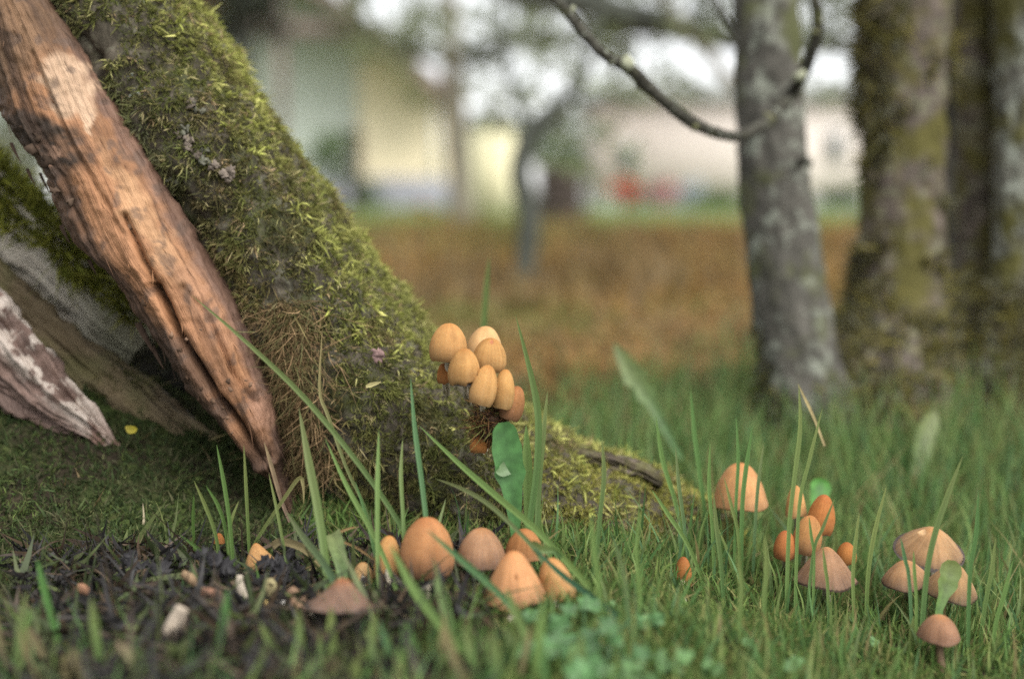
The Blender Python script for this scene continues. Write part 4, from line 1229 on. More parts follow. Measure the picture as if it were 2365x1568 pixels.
LF = 'soft blurred grass blade in the foreground below the mushroom row'
fb = random.Random(9)
for u in [15, 48, 92, 118, 150, 205, 235, 330, 500, 660, 700, 745, 770, 820, 850, 880, 905, 955, 1080, 1115, 1150, 1180, 1215, 1260, 1300, 1340, 1095, 1130, 1165, 1200, 1235, 1010, 985, 930]:
    L = fb.uniform(90, 200); s_ = fb.uniform(-60, 30); bv = fb.uniform(1540, 1620)
    cc_ = GB[fb.randrange(5)] if fb.random() < .8 else (.20, .17, .09)
    pts = [(u + s_, bv - L), (u + s_ * .7, bv - L * .66), (u + s_ * .3, bv - L * .33), (u, bv)]
    blade(pts, fb.uniform(14, 24), near_label(pts, ('brown withered' if cc_[0] > .19 else 'soft green') + ' foreground blade near'), group=GF, col=cc_)
blade([(85, 1290), (100, 1350), (118, 1420), (145, 1520)], 20, 'tall bright grass blade standing left of the dark litter', col=(.07, .16, .04), dt=.75)
blade([(62, 1365), (50, 1420), (42, 1480), (30, 1560)], 18, 'pale grass blade left of the tall bright blade by the litter', col=(.10, .17, .06))
blade([(270, 1480), (300, 1510), (320, 1545), (345, 1600)], 30, 'curled blurred grass blade with a brown tip below the cream stalk piece', tip=(.36, .27, .18), col=(.07, .16, .04))

SHORT[:] = [('the ' + ' '.join(l.split()[:n_]), u_, v_) for (l, u_, v_), n_ in zip(MUSH[19:], [4, 3, 4, 5, 4, 3, 3, 4, 3, 4, 3, 5, 4]) if u_ > 1300]
GR = 'tall blades in the lawn'
LR = 'tall thin grass blade rising out of the lawn among the mushrooms'
for pts, w in [([(1738, 985), (1722, 1090), (1714, 1180), (1712, 1290)], 12), ([(1672, 1100), (1690, 1170), (1704, 1230), (1712, 1300)], 9), ([(1765, 1020), (1752, 1110), (1745, 1200), (1738, 1290)], 9),
               ([(1845, 885), (1848, 990), (1834, 1110), (1822, 1230), (1815, 1330)], 12), ([(1900, 940), (1870, 1060), (1845, 1180), (1835, 1300)], 10), ([(1595, 900), (1605, 1010), (1620, 1120), (1640, 1280)], 12),
               ([(1700, 960), (1705, 1060), (1700, 1160), (1695, 1290)], 9), ([(1505, 1130), (1545, 1190), (1590, 1260), (1630, 1350)], 11), ([(1648, 1140), (1655, 1220), (1665, 1300), (1672, 1390)], 12),
               ([(1900, 1260), (1906, 1310), (1912, 1360), (1914, 1430)], 9), ([(1928, 1150), (1900, 1220), (1878, 1280), (1860, 1360)], 9), ([(1868, 1190), (1874, 1240), (1880, 1290), (1876, 1360)], 8),
               ([(2225, 1050), (2190, 1140), (2160, 1230), (2140, 1330), (2125, 1440)], 16), ([(2080, 1240), (2090, 1290), (2100, 1340), (2108, 1420)], 10), ([(2110, 1270), (2112, 1320), (2116, 1380), (2116, 1430)], 9),
               ([(2048, 1120), (2020, 1230), (2005, 1330), (2000, 1440)], 12), ([(2300, 1240), (2290, 1320), (2275, 1400), (2260, 1500)], 12), ([(1480, 1170), (1470, 1260), (1475, 1340), (1480, 1430)], 11),
               ([(1390, 1010), (1395, 1100), (1385, 1200), (1375, 1330)], 12), ([(1415, 1240), (1440, 1320), (1450, 1400), (1455, 1480)], 12), ([(1365, 1180), (1372, 1270), (1385, 1360), (1390, 1450)], 14),
               ([(1515, 960), (1530, 1060), (1560, 1160), (1590, 1290)], 12), ([(1560, 1030), (1568, 1120), (1580, 1210), (1595, 1330)], 10), ([(1640, 1020), (1638, 1120), (1645, 1220), (1650, 1330)], 10),
               ([(1985, 1180), (1975, 1260), (1970, 1340), (1975, 1430)], 10), ([(2260, 1130), (2255, 1230), (2240, 1330), (2235, 1440)], 12), ([(2340, 1290), (2320, 1370), (2300, 1440), (2290, 1520)], 12),
               ([(1765, 1230), (1770, 1310), (1765, 1390), (1768, 1470)], 13), ([(1700, 1270), (1712, 1350), (1708, 1430), (1712, 1500)], 13), ([(2110, 1420), (2105, 1480), (2098, 1540), (2095, 1600)], 18)]:
    ub, vb = pts[-1]
    um = pts[len(pts) // 2][0]
    d1 = .945 if 1655 < um < 1770 and vb < 1310 else (.875 if 1780 < um < 1990 and vb > 1240 else (.855 if 2040 < um < 2260 else min(base_depth(ub, vb), 1.05)))
    xb = (ub - CU) / F * d1
    vg = CV - F * ((float(hgt(xb, d1)) - .003 - CAM_Z) / d1 + math.sin(PITCH)) / math.cos(PITCH)
    pts = [(a_, v0_ if j_ < len(pts) - 1 else vg) for j_, (a_, v0_) in enumerate(pts)]
    lead = ('long' if pts[-1][1] - pts[0][1] > 290 else 'short') + (' slender' if w < 10.5 else ' wide') + ' lawn grass blade growing by'
    blade(pts, w, near_label(pts, lead), group=GR, dt=d1 - .006, dd=d1)
blade([(1842, 885), (1878, 960), (1905, 1030)], 7, 'dry straw-coloured stalk hanging bent from a tall lawn blade', col=(.36, .29, .15), name='dry_stalk', cat='stalk', mat_=M['dry'], dt=.97, dd=.97)
blade([(830, 1215), (800, 1222), (770, 1240), (820, 1262), (865, 1292)], 7, 'thin brown dry stalk beside the narrow tan mushroom', col=(.26, .17, .08), name='dry_stalk', cat='stalk', mat_=M['dry'], dt=.85, dd=.85)
blade([(330, 1160), (332, 1205), (322, 1228), (295, 1238)], 6, 'hooked pale dry stem on the dark mound', col=(.33, .28, .19), name='dry_stalk', cat='stalk', mat_=M['dry'], dt=.935, dd=.925)
blade([(610, 1020), (628, 1080), (648, 1150), (670, 1205)], 11, 'dark bark sliver hanging at the lower end of the bare wood', col=(.15, .10, .075), name='bark_sliver', cat='bark', mat_=M['dry'], dt=.925, dd=.92)
blade([(845, 893), (862, 887), (880, 882)], 11, 'tiny pale yellow leaf scrap lying on the trunk moss', col=(.52, .46, .22), name='leaf_scrap', cat='leaf', dt=.925, dd=.925, wprof=[(0, .5), (.3, 1), (.7, .7), (1, .2)])
blade([(290, 985), (302, 992), (316, 990)], 20, 'small bright yellow leaf lying on the mound under the olive limb', col=(.50, .42, .05), name='fallen_leaf', cat='leaf', dt=.985, dd=.985, wprof=[(0, .3), (.4, 1), (.8, .8), (1, .3)])

LP = [(0, .25), (.08, .75), (.25, 1), (.5, .85), (.75, .5), (1, .25)]
blade([(1163, 975), (1170, 1030), (1178, 1090), (1185, 1150), (1190, 1220), (1195, 1300)], 68, 'broad flat toothed green leaf standing under the trunk mushroom cluster', col=(.06, .155, .045), name='broad_leaf', cat='leaf', mat_=M['leaf'], dt=.868, ground_at=.868,
      wprof=[(0, .35), (.05, .8), (.14, .9), (.22, 1.05), (.34, .95), (.42, 1.1), (.5, .75), (.62, .6), (.8, .35), (1, .2)], n=30, fold=.15)
blade([(1145, 1090), (1158, 1088), (1172, 1080)], 34, 'pale folded flap of a leaf beside the broad toothed leaf', col=(.16, .24, .12), name='leaf_tip', cat='leaf', mat_=M['leaf'], dt=.864, dd=.866, wprof=[(0, .1), (.5, .8), (1, 1)])
blade([(1420, 795), (1450, 845), (1480, 890), (1505, 930), (1535, 985), (1575, 1060)], 52, 'blurred toothed leaf standing behind the mossy root', col=(.075, .16, .055), name='toothed_leaf', cat='leaf', mat_=M['leaf'], dt=1.28, dd=1.25,
      wprof=[(0, .15), (.12, .6), (.2, .75), (.33, 1.15), (.38, .6), (.52, .9), (.58, .5), (.75, .45), (1, .2)], n=30)
blade([(2198, 1293), (2196, 1320), (2190, 1345), (2180, 1375), (2170, 1405), (2163, 1440)], 54, 'spoon-shaped green leaf standing in front of the ribbed mushroom', col=(.075, .165, .04), name='spoon_leaf', cat='leaf', mat_=M['leaf'], dt=.862, dd=.855,
      wprof=[(0, .35), (.08, .85), (.22, 1), (.34, .8), (.42, .95), (.6, .5), (1, .2)], n=26)
blade([(2372, 1060), (2355, 1130), (2350, 1210), (2345, 1300), (2350, 1400)], 70, 'large blurred green leaf at the grassy edge beside the pale stem', col=(.06, .155, .045), name='large_leaf', cat='leaf', mat_=M['leaf'], wprof=LP, dt=1.5, dd=1.4, n=24)
blade([(768, 1228), (778, 1262), (788, 1300), (792, 1345), (795, 1400)], 42, 'light green blunt leaf beside the broad upright blade', col=(.10, .19, .075), name='blunt_leaf', cat='leaf', mat_=M['leaf'], wprof=[(0, .85), (.2, 1), (.5, .75), (.8, .4), (1, .2)], dt=.838)
blade([(1900, 1105), (1895, 1130), (1888, 1160), (1880, 1200)], 52, 'short bright green leaf behind the rust orange mushroom', col=(.06, .18, .03), name='short_leaf', cat='leaf', mat_=M['leaf'], wprof=LP, dt=1.06, dd=1.05)
blade([(2160, 950), (2135, 1020), (2118, 1100), (2110, 1180)], 50, 'soft green leaf in front of the foot of the mossy tree', col=(.05, .12, .035), name='soft_leaf', cat='leaf', mat_=M['leaf'], wprof=LP, dt=1.30, dd=1.25, n=24)
blade([(1228, 1250), (1250, 1268), (1280, 1272), (1310, 1300)], 22, 'dark green leaf edge resting on the hidden bell cap', col=(.05, .13, .04), name='dark_leaf', cat='leaf', mat_=M['leaf'], wprof=LP, dt=.805, dd=.81)
blade([(690, 1320), (735, 1300), (700, 1265), (650, 1250), (628, 1262)], 22, 'curled withered olive leaf against the blackened mushroom', col=(.16, .13, .07), name='withered_leaf', cat='leaf', mat_=M['dry'], dt=.855, dd=.86)

# scraps of old mushrooms in the litter
def scrap(name, pts, label, col, cat, group=None, rough=.12):
    c = np.array([[*P(u, v, d), px(r, d)] for (u, v, d, r) in pts])
    v, nn, s, th_, r_ = sweep(c, 26, 16, .8)
    v = v + nn * (r_[:, None] * rough * fbm(v.reshape(-1, 3), 90, 9).reshape(26, 16))[..., None]
    n3 = fbm(v.reshape(-1, 3), 200, 4)[:, None]
    o = obj(name, tube_mesh(name, v, M['dry'], np.clip(np.array(col) * (1 + .2 * n3), .01, .85)))
    return tag(o, label, cat, group)
def gd(u, v): return base_depth(u, v)
scrap('stalk_piece', [(553, 1328, .80, 8), (554, 1350, .80, 10), (561, 1375, .80, 11), (572, 1396, .80, 5)], 'curved white mushroom stalk lying below the blackened mushroom', (.52, .45, .36), 'mushroom stalk')
scrap('stalk_piece', [(422, 1402, .735, 15), (408, 1430, .735, 18), (390, 1464, .735, 17), (383, 1504, .735, 10)], 'thick cream stalk piece standing in the dark litter', (.47, .395, .31), 'mushroom stalk')
scrap('stalk_piece', [(622, 1335, .80, 8), (624, 1352, .80, 15), (622, 1372, .80, 12), (618, 1385, .80, 5)], 'olive tan shrivelled stalk right of the curved white stalk', (.27, .23, .12), 'mushroom stalk')
scrap('stalk_piece', [(1042, 1385, .785, 8), (1050, 1405, .785, 12), (1058, 1422, .785, 6)], 'greyish stalk stub below the largest brown egg mushroom', (.36, .30, .26), 'mushroom stalk')
scrap('stalk_piece', [(965, 1370, .79, 8), (972, 1390, .79, 10), (980, 1402, .79, 5)], 'mauve grey stalk stub left of the greyish one', (.36, .31, .29), 'mushroom stalk')
scrap('mushroom_scrap', [(608, 1388, .79, 6), (614, 1394, .79, 9), (622, 1398, .79, 5)], 'small yellow scrap under the olive tan stalk', (.55, .40, .16), 'scrap')
scrap('mushroom_scrap', [(648, 1388, .79, 5), (653, 1392, .79, 8), (658, 1396, .79, 5)], 'tiny white scrap beside the olive tan stalk', (.75, .72, .66), 'scrap')
scrap('mushroom_scrap', [(178, 1352, .80, 7), (192, 1360, .80, 13), (206, 1368, .80, 8)], 'pinkish brown scrap half under the litter near the mound', (.32, .17, .10), 'scrap')
scrap('mushroom_scrap', [(420, 1322, .80, 8), (440, 1336, .80, 12), (452, 1352, .80, 6)], 'tan curled scrap in the dark litter', (.22, .15, .09), 'scrap')
scrap('mushroom_scrap', [(465, 1365, .78, 10), (490, 1372, .78, 14), (512, 1372, .78, 8)], 'reddish brown scrap between the cream piece and the white stalk', (.24, .13, .085), 'scrap')
scrap('mushroom_scrap', [(672, 1360, .79, 10), (688, 1390, .785, 20), (694, 1420, .785, 14)], 'brown shrivelled cap left of the wide purplish mushroom', (.30, .19, .12), 'scrap')
# blackened, melted side of the lone mushroom and its neighbours
for (lab, pts) in [('black melted mushroom cap hanging over the olive tan stalk', [(640, 1296, .852, 12), (656, 1312, .85, 17), (680, 1332, .85, 15), (690, 1355, .85, 6)]),
                   ('black slimy mushroom remains left of the curved white stalk', [(470, 1290, .83, 9), (500, 1308, .83, 15), (530, 1326, .83, 11), (545, 1342, .83, 6)]),
                   ('bluish black decayed cap below the reddish button on the mound', [(285, 1292, .87, 9), (320, 1312, .86, 15), (370, 1332, .85, 14), (420, 1346, .85, 7)])]:
    vs_, qs_, ts_, cs_, n0 = [], [], [], [], 0
    for (u, v, d, r) in pts:                                  # limp folded black skins
        for j_ in range(4):
            me = flake_mesh('tmp', P(u + fr.normal() * 12, v + fr.normal() * 8, d - .004 + fr.normal() * .003), [fr.normal() * .5, -.7, .8], px(r * 1.15, d), (.02, .019, .021), None, fr, .001, 1.3, 15, 1.0)
            cv_ = np.array([v_.co for v_ in me.vertices]); vs_.append(cv_)
            for f_ in me.polygons: (qs_ if len(f_.vertices) == 4 else ts_).append([i_ + n0 for i_ in f_.vertices])
            n0 += len(cv_); bpy.data.meshes.remove(me)
    vs_ = np.vstack(vs_)
    tag(obj('decayed_cap', mesh_from('decayed_cap', vs_, qs_, ts_, np.tile((.02, .019, .021), (len(vs_), 1)), M['litter'])), lab, 'decayed mushroom')

# clover and low leaves at the front right
def low_plant(label, u, v, size, kind, n, col, seed, group):
    rg = random.Random(seed)
    b0 = G(u, v + size * .9)
    d = float(px_of(b0[None])[2][0])
    root = empty('clover_plant' if kind == 'clover' else 'lobed_plant', b0, label, 'plant', group)
    for i in range(n):
        uu, vv_ = u + rg.uniform(-1, 1) * size * 1.3, v + rg.uniform(-.7, .5) * size
        c0 = P(uu, vv_, d - .01 + rg.uniform(-.02, .015))
        nrm = unit(np.array([[rg.uniform(-.5, .5), -.75, .8]]))[0]
        a = unit(np.cross(nrm, [0, 0, 1.0])[None])[0]; b_ = np.cross(nrm, a)
        R_ = px(size * rg.uniform(.5, .75), d)
        K = 42
        th = np.linspace(0, 2 * math.pi, K, endpoint=False) 
        o_ = rg.uniform(0, 6)
        if kind == 'clover': rad = .45 + .55 * np.abs(np.cos(1.5 * (th + o_))) ** .45 - .08 * np.exp(-((((th + o_) % (2 * math.pi / 3)) - 0) / .12) ** 2)
        else: rad = .62 + .38 * np.abs(np.cos(2.5 * (th + o_))) ** .7 + .06 * np.cos(15 * th)
        ring = c0 + a * (R_ * rad * np.cos(th))[:, None] + b_ * (R_ * rad * np.sin(th))[:, None] + nrm * (R_ * .22 * np.cos(3 * (th + o_)) * rad)[:, None]
        inner = c0 + (ring - c0) * .5 + nrm * R_ * .08
        vvv = np.vstack([ring, inner, c0 - nrm * R_ * .05])
        k = np.arange(K); k2 = (k + 1) % K
        cc_ = np.array(col) * rg.uniform(.8, 1.25)
        cl3 = np.vstack([np.tile(cc_, (K, 1)), np.tile(cc_ * 1.12, (K, 1)), [cc_ * .9]])
        me = mesh_from('leaf', vvv, np.stack([k, k2, k2 + K, k + K], -1), np.stack([k + K, k2 + K, np.full(K, 2 * K)], -1), cl3, M['leaf'])
        obj('leaf', me, root)
        st = np.array([[*c0, .0006], [*((c0 + b0) / 2 + np.array([0, 0, .004])), .0007], [*(b0 - np.array([0, 0, .003])), .0008]])
        vst, _, _, _, _ = sweep(st, 8, 6)
        obj('petiole', tube_mesh('petiole', vst, M['leaf'], np.tile(cc_, (48, 1))), root)
TEAL = (.068, .15, .052)
for i, (u, v, s_, k_, n_) in enumerate([(1285, 1500, 52, 'lobed', 4), (1370, 1470, 46, 'lobed', 3), (1245, 1420, 40, 'lobed', 3), (1340, 1410, 36, 'lobed', 3), (1450, 1500, 40, 'lobed', 3), (1210, 1500, 44, 'lobed', 3), (1330, 1545, 50, 'lobed', 4), (1520, 1450, 34, 'lobed', 3)]):
    low_plant('low plant with bluish green lobed leaves below the pointed bell mushroom', u, v, s_, k_, n_, TEAL, i, 'lobed plants in front of the mushroom row')
for i, (u, v, s_, k_, n_) in enumerate([(1445, 1548, 34, 'clover', 3), (1510, 1555, 28, 'clover', 3), (1560, 1530, 30, 'clover', 3), (1410, 1400, 26, 'clover', 2), (1640, 1540, 26, 'clover', 3), (1720, 1480, 22, 'clover', 2), (2010, 1490, 22, 'clover', 2), (1830, 1540, 24, 'clover', 3)]):
    low_plant('small clover with rounded pale green leaflets in the short lawn', u, v, s_, k_, n_, (.085, .17, .055), 30 + i, 'clovers in the lawn')

# ------------------------------------------------------------------ background: houses, trees, shrubs, all far out of focus
def box_me(name, x0, x1, y0, y1, z0, z1, mat_):
    v = [(x, y, z) for z in (z0, z1) for y in (y0, y1) for x in (x0, x1)]
    q = [(0, 2, 3, 1), (4, 5, 7, 6), (0, 1, 5, 4), (2, 6, 7, 3), (0, 4, 6, 2), (1, 3, 7, 5)]
    return mesh_from(name, v, q, None, None, mat_, smooth=False)
def prism_me(name, xz, y0, y1, mat_):
    n = len(xz)
    v = [(x, y0, z) for x, z in xz] + [(x, y1, z) for x, z in xz]
    me = bpy.data.meshes.new(name)
    me.from_pydata(v, [], [tuple(range(n))] + [tuple(range(2 * n - 1, n - 1, -1))] + [(i, i + n, (i + 1) % n + n, (i + 1) % n) for i in range(n)])
    me.materials.append(mat_)
    return me
def pm(name, col, **k): return plain_mat(name, col, **k)
Mh = dict(yellow=pm('yellow_paint', (.80, .69, .49), nscale=3, amount=.08), pale=pm('pale_paint', (.60, .535, .485), nscale=2, amount=.08), grey=pm('concrete', (.24, .245, .265), nscale=4, amount=.15),
          roof=pm('roof_board', (.30, .17, .14), nscale=4, amount=.25), darkroof=pm('roof_tile', (.09, .075, .07), nscale=4, amount=.25), white=pm('white_trim', (.72, .72, .68), nscale=3, amount=.06), cream=pm('cream_paint', (.70, .66, .44), nscale=2, amount=.12),
          wood=pm('dark_board', (.055, .042, .036), nscale=6, amount=.35), porch=pm('porch_wall', (.55, .59, .53), nscale=3, amount=.12), tim=pm('timber', (.17, .13, .115), nscale=6, amount=.3))
m, nt, b = new_mat('window_glass'); b.inputs['Base Color'].default_value = (.05, .06, .07, 1); b.inputs['Roughness'].default_value = .08; b.inputs['Specular IOR Level'].default_value = .5
Mh['glass'] = m
YH = 38.0
def hx(u, y): return (u - CU) / F * y
def hz(v, y): return float(PY(CU, v, y)[2])
gz = float(hgt(-3.0, YH)) - .05
house = empty('yellow_house', (hx(830, YH), YH, gz), 'yellow gabled house with brown overhanging roof and grey foundation, far behind the moss', 'house')
x0, xm, x1 = hx(300, YH), hx(832, YH), hx(1012, YH)
rz = lambda x: hz(215, YH) + (x1 - x) * .80        # roof underside rising to the left
ridge_x = hx(640, YH)
foundation_top = hz(410, YH)
obj('foundation', box_me('foundation', x0 - .03, x1 + .03, YH - .05, YH + 8, gz - .5, foundation_top, Mh['grey']), house)
obj('wall', prism_me('wall', [(xm, foundation_top + .003), (x1, foundation_top + .003), (x1, rz(x1)), (xm, rz(xm))], YH, YH + 8, Mh['yellow']), house)
obj('porch_wall', prism_me('porch_wall', [(x0, foundation_top + .003), (xm - .003, foundation_top + .003), (xm - .003, rz(xm)), (ridge_x, rz(ridge_x)), (x0, rz(ridge_x) - (ridge_x - x0) * .8)], YH + .35, YH + 8, Mh['porch']), house)
ov = .35
roof = obj('roof', prism_me('roof', [(x1 + ov, rz(x1 + ov)), (ridge_x, rz(ridge_x)), (x0 - ov, rz(ridge_x) - (ridge_x - x0 + ov) * .8), (x0 - ov, rz(ridge_x) - (ridge_x - x0 + ov) * .8 + .3), (ridge_x, rz(ridge_x) + .3), (x1 + ov, rz(x1 + ov) + .3)], YH - 2.2, YH + 8.4, Mh['roof']), house)
obj('bargeboard', prism_me('bargeboard', [(x1 + ov, rz(x1 + ov) - .1), (ridge_x, rz(ridge_x) - .1), (ridge_x, rz(ridge_x) + .34), (x1 + ov, rz(x1 + ov) + .34)], YH - 2.26, YH - 2.203, Mh['tim']), roof)
obj('corner_board', box_me('corner_board', x1 - .12, x1 + .02, YH - .04, YH + .12, foundation_top, rz(x1) - .02, Mh['white']), house)
obj('porch_post', box_me('porch_post', hx(672, YH) , hx(690, YH), YH - 1.9, YH - 1.72, gz - .2, rz(hx(672, YH)), Mh['tim']), house)
obj('porch_beam', box_me('porch_beam', hx(520, YH), hx(905, YH), YH - 1.92, YH - 1.70, hz(105, YH), hz(72, YH), Mh['tim']), house)
door = obj('door', box_me('door', xm - .25, xm + .06, YH - .06, YH + .05, gz - .2, hz(300, YH), Mh['wood']), house)
def window(par, u0, u1, v0, v1, y):
    f_ = obj('window', box_me('window', hx(u0, y), hx(u1, y), y - .05, y + .02, hz(v1, y), hz(v0, y), Mh['white']), par)
    g_ = obj('pane', box_me('pane', hx(u0 + 5, y), hx(u1 - 5, y), y - .075, y - .053, hz(v1 - 5, y), hz(v0 + 5, y), Mh['glass']), f_)
    g_.location = (0, 0, 0)

YP = 46.0
pale = empty('pale_house', (hx(1700, YP), YP, gz), 'long pale pinkish house far behind the slim grey tree', 'house')
px0, px1 = hx(1385, YP), hx(2180, YP)
obj('wall', box_me('wall', px0, px1, YP, YP + 9, gz - .5, hz(225, YP), Mh['pale']), pale)
obj('roof', prism_me('roof', [(px0 - .5, hz(228, YP)), (px1 + .5, hz(228, YP)), (px1 - .5, hz(195, YP)), (px0 + .8, hz(195, YP))], YP - .5, YP + 9.5, pm('grey_roof', (.33, .34, .33), nscale=3, amount=.15)), pale)
obj('foundation', box_me('foundation', px0 - .02, px1 + .02, YP - .04, YP + 9.04, gz - .5, hz(460, YP), Mh['grey']), pale)
window(pale, 1425, 1470, 330, 400, YP); window(pale, 1900, 1945, 300, 380, YP)

YC = 30.0
shed = empty('cream_shed', (hx(1140, YC), YC, gz), 'small cream garden shed between the two thin background trunks', 'shed')
cx0, cx1 = hx(1088, YC), hx(1190, YC)
obj('wall', box_me('wall', cx0, cx1, YC, YC + 1.2, gz - .3, hz(285, YC), Mh['cream']), shed)
obj('roof', prism_me('roof', [(cx0 - .12, hz(287, YC)), (cx1 + .12, hz(287, YC)), ((cx0 + cx1) / 2, hz(255, YC))], YC - .15, YC + 1.35, Mh['darkroof']), shed)
obj('door', box_me('door', cx0 + .25, cx1 - .25, YC - .03, YC - .002, gz - .1, hz(330, YC), pm('shed_door', (.50, .46, .30), nscale=3, amount=.1)), shed)

YB = 18.0
bz = float(hgt(hx(1290, YB), YB))
bin_ = empty('compost_bin', (hx(1295, YB), YB, bz), 'dark brown slatted wooden bin on the lawn behind the dark slender tree', 'bin')
bx0, bx1 = hx(1243, YB), hx(1348, YB)
top = hz(385, YB)
for i in range(5):
    a = bz - .05 + (top - bz + .05) * i / 5; e = bz - .05 + (top - bz + .05) * (i + .86) / 5
    obj('slat', box_me('slat', bx0, bx1, YB, YB + .03, a, e, Mh['wood']), bin_)
    obj('slat', box_me('slat', bx0, bx0 + .03, YB + .035, YB + .55, a, e, Mh['wood']), bin_)
    obj('slat', box_me('slat', bx1 - .03, bx1, YB + .035, YB + .55, a, e, Mh['wood']), bin_)
obj('panel', box_me('panel', bx0 + .035, bx1 - .035, YB + .06, YB + .5, bz - .05, top - .04, Mh['wood']), bin_)

# leaf clouds
def leaf_cloud(name, centres, radii, per, size, cols, parent, rng, flat=.75):
    base_, sz = [], []
    for c_, r_ in zip(centres, radii):
        q_ = rng.normal(size=(per, 3)); q_ = unit(q_) * (rng.random((per, 1)) ** .4) * r_ * np.array([1, 1, flat])
        base_.append(np.asarray(c_) + q_)
    base_ = np.vstack(base_); n = len(base_)
    dirn = unit(rng.normal(size=(n, 3)) - np.array([0, 0, .3]))
    L = size * rng.uniform(.6, 1.4, n)
    c = pick(cols, n, rng, .22)
    # a leaf is widest in its middle
    side = unit(np.cross(dirn, rng.normal(size=(n, 3))))
    a = base_; m_ = base_ + dirn * (L * .5)[:, None]; e = base_ + dirn * L[:, None]
    v = np.stack([a, m_ + side * (L * .28)[:, None], e, m_ - side * (L * .28)[:, None]], 1).reshape(-1, 3)
    q = np.arange(n * 4).reshape(-1, 4)
    return obj(name, mesh_from(name, v, q, None, np.repeat(c, 4, 0), M['far_leaf']), parent)
fg = np.random.default_rng(91)
def far_branch(pts, parent, mat_, name='branch', nr=30):
    c = np.array([[*P(u, v, d), px(r, d)] for (u, v, d, r) in pts])
    v, nn, s, th_, r_ = sweep(c, nr, 9)
    v = v + nn * (r_[:, None] * .2 * fbm(v.reshape(-1, 3), 3, 4).reshape(nr, 9))[..., None]
    return obj(name, tube_mesh(name, v, mat_), parent)
LG = [(.14, .17, .09), (.17, .20, .10), (.20, .23, .13), (.10, .13, .07)]

b1 = P(1065, 545, 11.4); b1[2] = float(hgt(b1[0], b1[1]))
bt1 = empty('pale_trunk_tree', b1, 'thin pale-barked tree with spreading twigs in front of the yellow house', 'tree')
far_branch([(1070, 575, 11.4, 34), (1062, 400, 11.4, 29), (1050, 250, 11.4, 27), (1042, 100, 11.4, 24), (1035, -120, 11.4, 20)], bt1, M['far_bark'], 'trunk')
far_branch([(1050, 140, 11.4, 14), (960, 118, 11.2, 15), (880, 85, 11, 14), (835, 40, 10.8, 9), (790, -60, 10.6, 8)], bt1, M['far_bark_dark'])
far_branch([(1050, 140, 11.4, 14), (1110, 120, 11.2, 15), (1190, 95, 11, 15), (1330, 85, 10.8, 14), (1520, 75, 10.6, 12), (1700, 75, 10.6, 9)], bt1, M['far_bark_dark'])
far_branch([(1045, 60, 11.4, 12), (980, 10, 11.6, 10), (930, -80, 11.8, 9)], bt1, M['far_bark'])
cen = [P(fg.uniform(780, 1400), fg.uniform(-160, 120), fg.uniform(10, 13)) for _ in range(70)]
cen += [P(fg.uniform(880, 1560), fg.uniform(110, 250), fg.uniform(10, 13)) for _ in range(16)]
leaf_cloud('crown', cen, [.17] * 86, 34, .085, LG, bt1, fg)

b2 = P(1205, 680, 3.85); b2[2] = float(hgt(b2[0], b2[1]))
bt2 = empty('slender_dark_tree', b2, 'slender dark crooked tree rising from the brown bracken', 'tree')
far_branch([(1202, 720, 3.85, 30), (1213, 600, 3.85, 24), (1222, 490, 3.85, 25), (1200, 400, 3.85, 24), (1225, 315, 3.85, 25), (1275, 262, 3.85, 24), (1330, 205, 3.85, 14), (1365, 120, 3.85, 11), (1395, -60, 3.85, 9)], bt2, M['far_bark_dark'], 'trunk', 60)
far_branch([(1235, 300, 3.85, 12), (1195, 230, 3.9, 9), (1170, 140, 3.95, 8), (1160, -50, 4, 6)], bt2, M['far_bark_dark'])
far_branch([(1320, 215, 3.85, 11), (1355, 235, 3.8, 9), (1400, 240, 3.75, 6)], bt2, M['far_bark_dark'])
cen = [P(u, v, 3.9) for u, v in [(1120, 270), (1185, 285), (1300, 330), (1345, 190), (1340, 390), (1280, 370), (1460, 360), (1400, 300)]]
leaf_cloud('crown', cen, [.05, .06, .05, .05, .06, .05, .05, .05], 26, .03, LG, bt2, fg)

b3 = P(1795, 590, 6.2); b3[2] = float(hgt(b3[0], b3[1]))
bt3 = empty('spreading_tree', b3, 'tree with long dark level limbs hidden behind the slim grey trunk', 'tree')
far_branch([(1800, 640, 6.2, 45), (1795, 400, 6.2, 38), (1785, 200, 6.2, 36), (1775, 60, 6.2, 32), (1770, -150, 6.2, 26)], bt3, M['far_bark_dark'], 'trunk')
far_branch([(1785, 110, 6.2, 26), (1690, 92, 6.1, 26), (1560, 62, 6.0, 34), (1450, 38, 5.9, 40), (1340, 5, 5.8, 36), (1200, -20, 5.7, 32), (1100, -60, 5.6, 22)], bt3, M['far_bark_dark'])
far_branch([(1785, 125, 6.2, 22), (1880, 105, 6.2, 22), (1990, 108, 6.3, 18), (2120, 90, 6.4, 14)], bt3, M['far_bark_dark'])
far_branch([(1770, 250, 6.2, 20), (1690, 190, 6.0, 16), (1620, 110, 5.9, 14), (1560, 40, 5.8, 12), (1520, -50, 5.7, 10)], bt3, M['far_bark'])
cen = [P(fg.uniform(1200, 2150), fg.uniform(-150, 85), fg.uniform(5.6, 7)) for _ in range(80)]
cen += [P(fg.uniform(1250, 2050), fg.uniform(85, 250), fg.uniform(5.8, 7)) for _ in range(14)]
leaf_cloud('crown', cen, [.12] * 94, 34, .055, LG + [(.06, .07, .04)], bt3, fg)

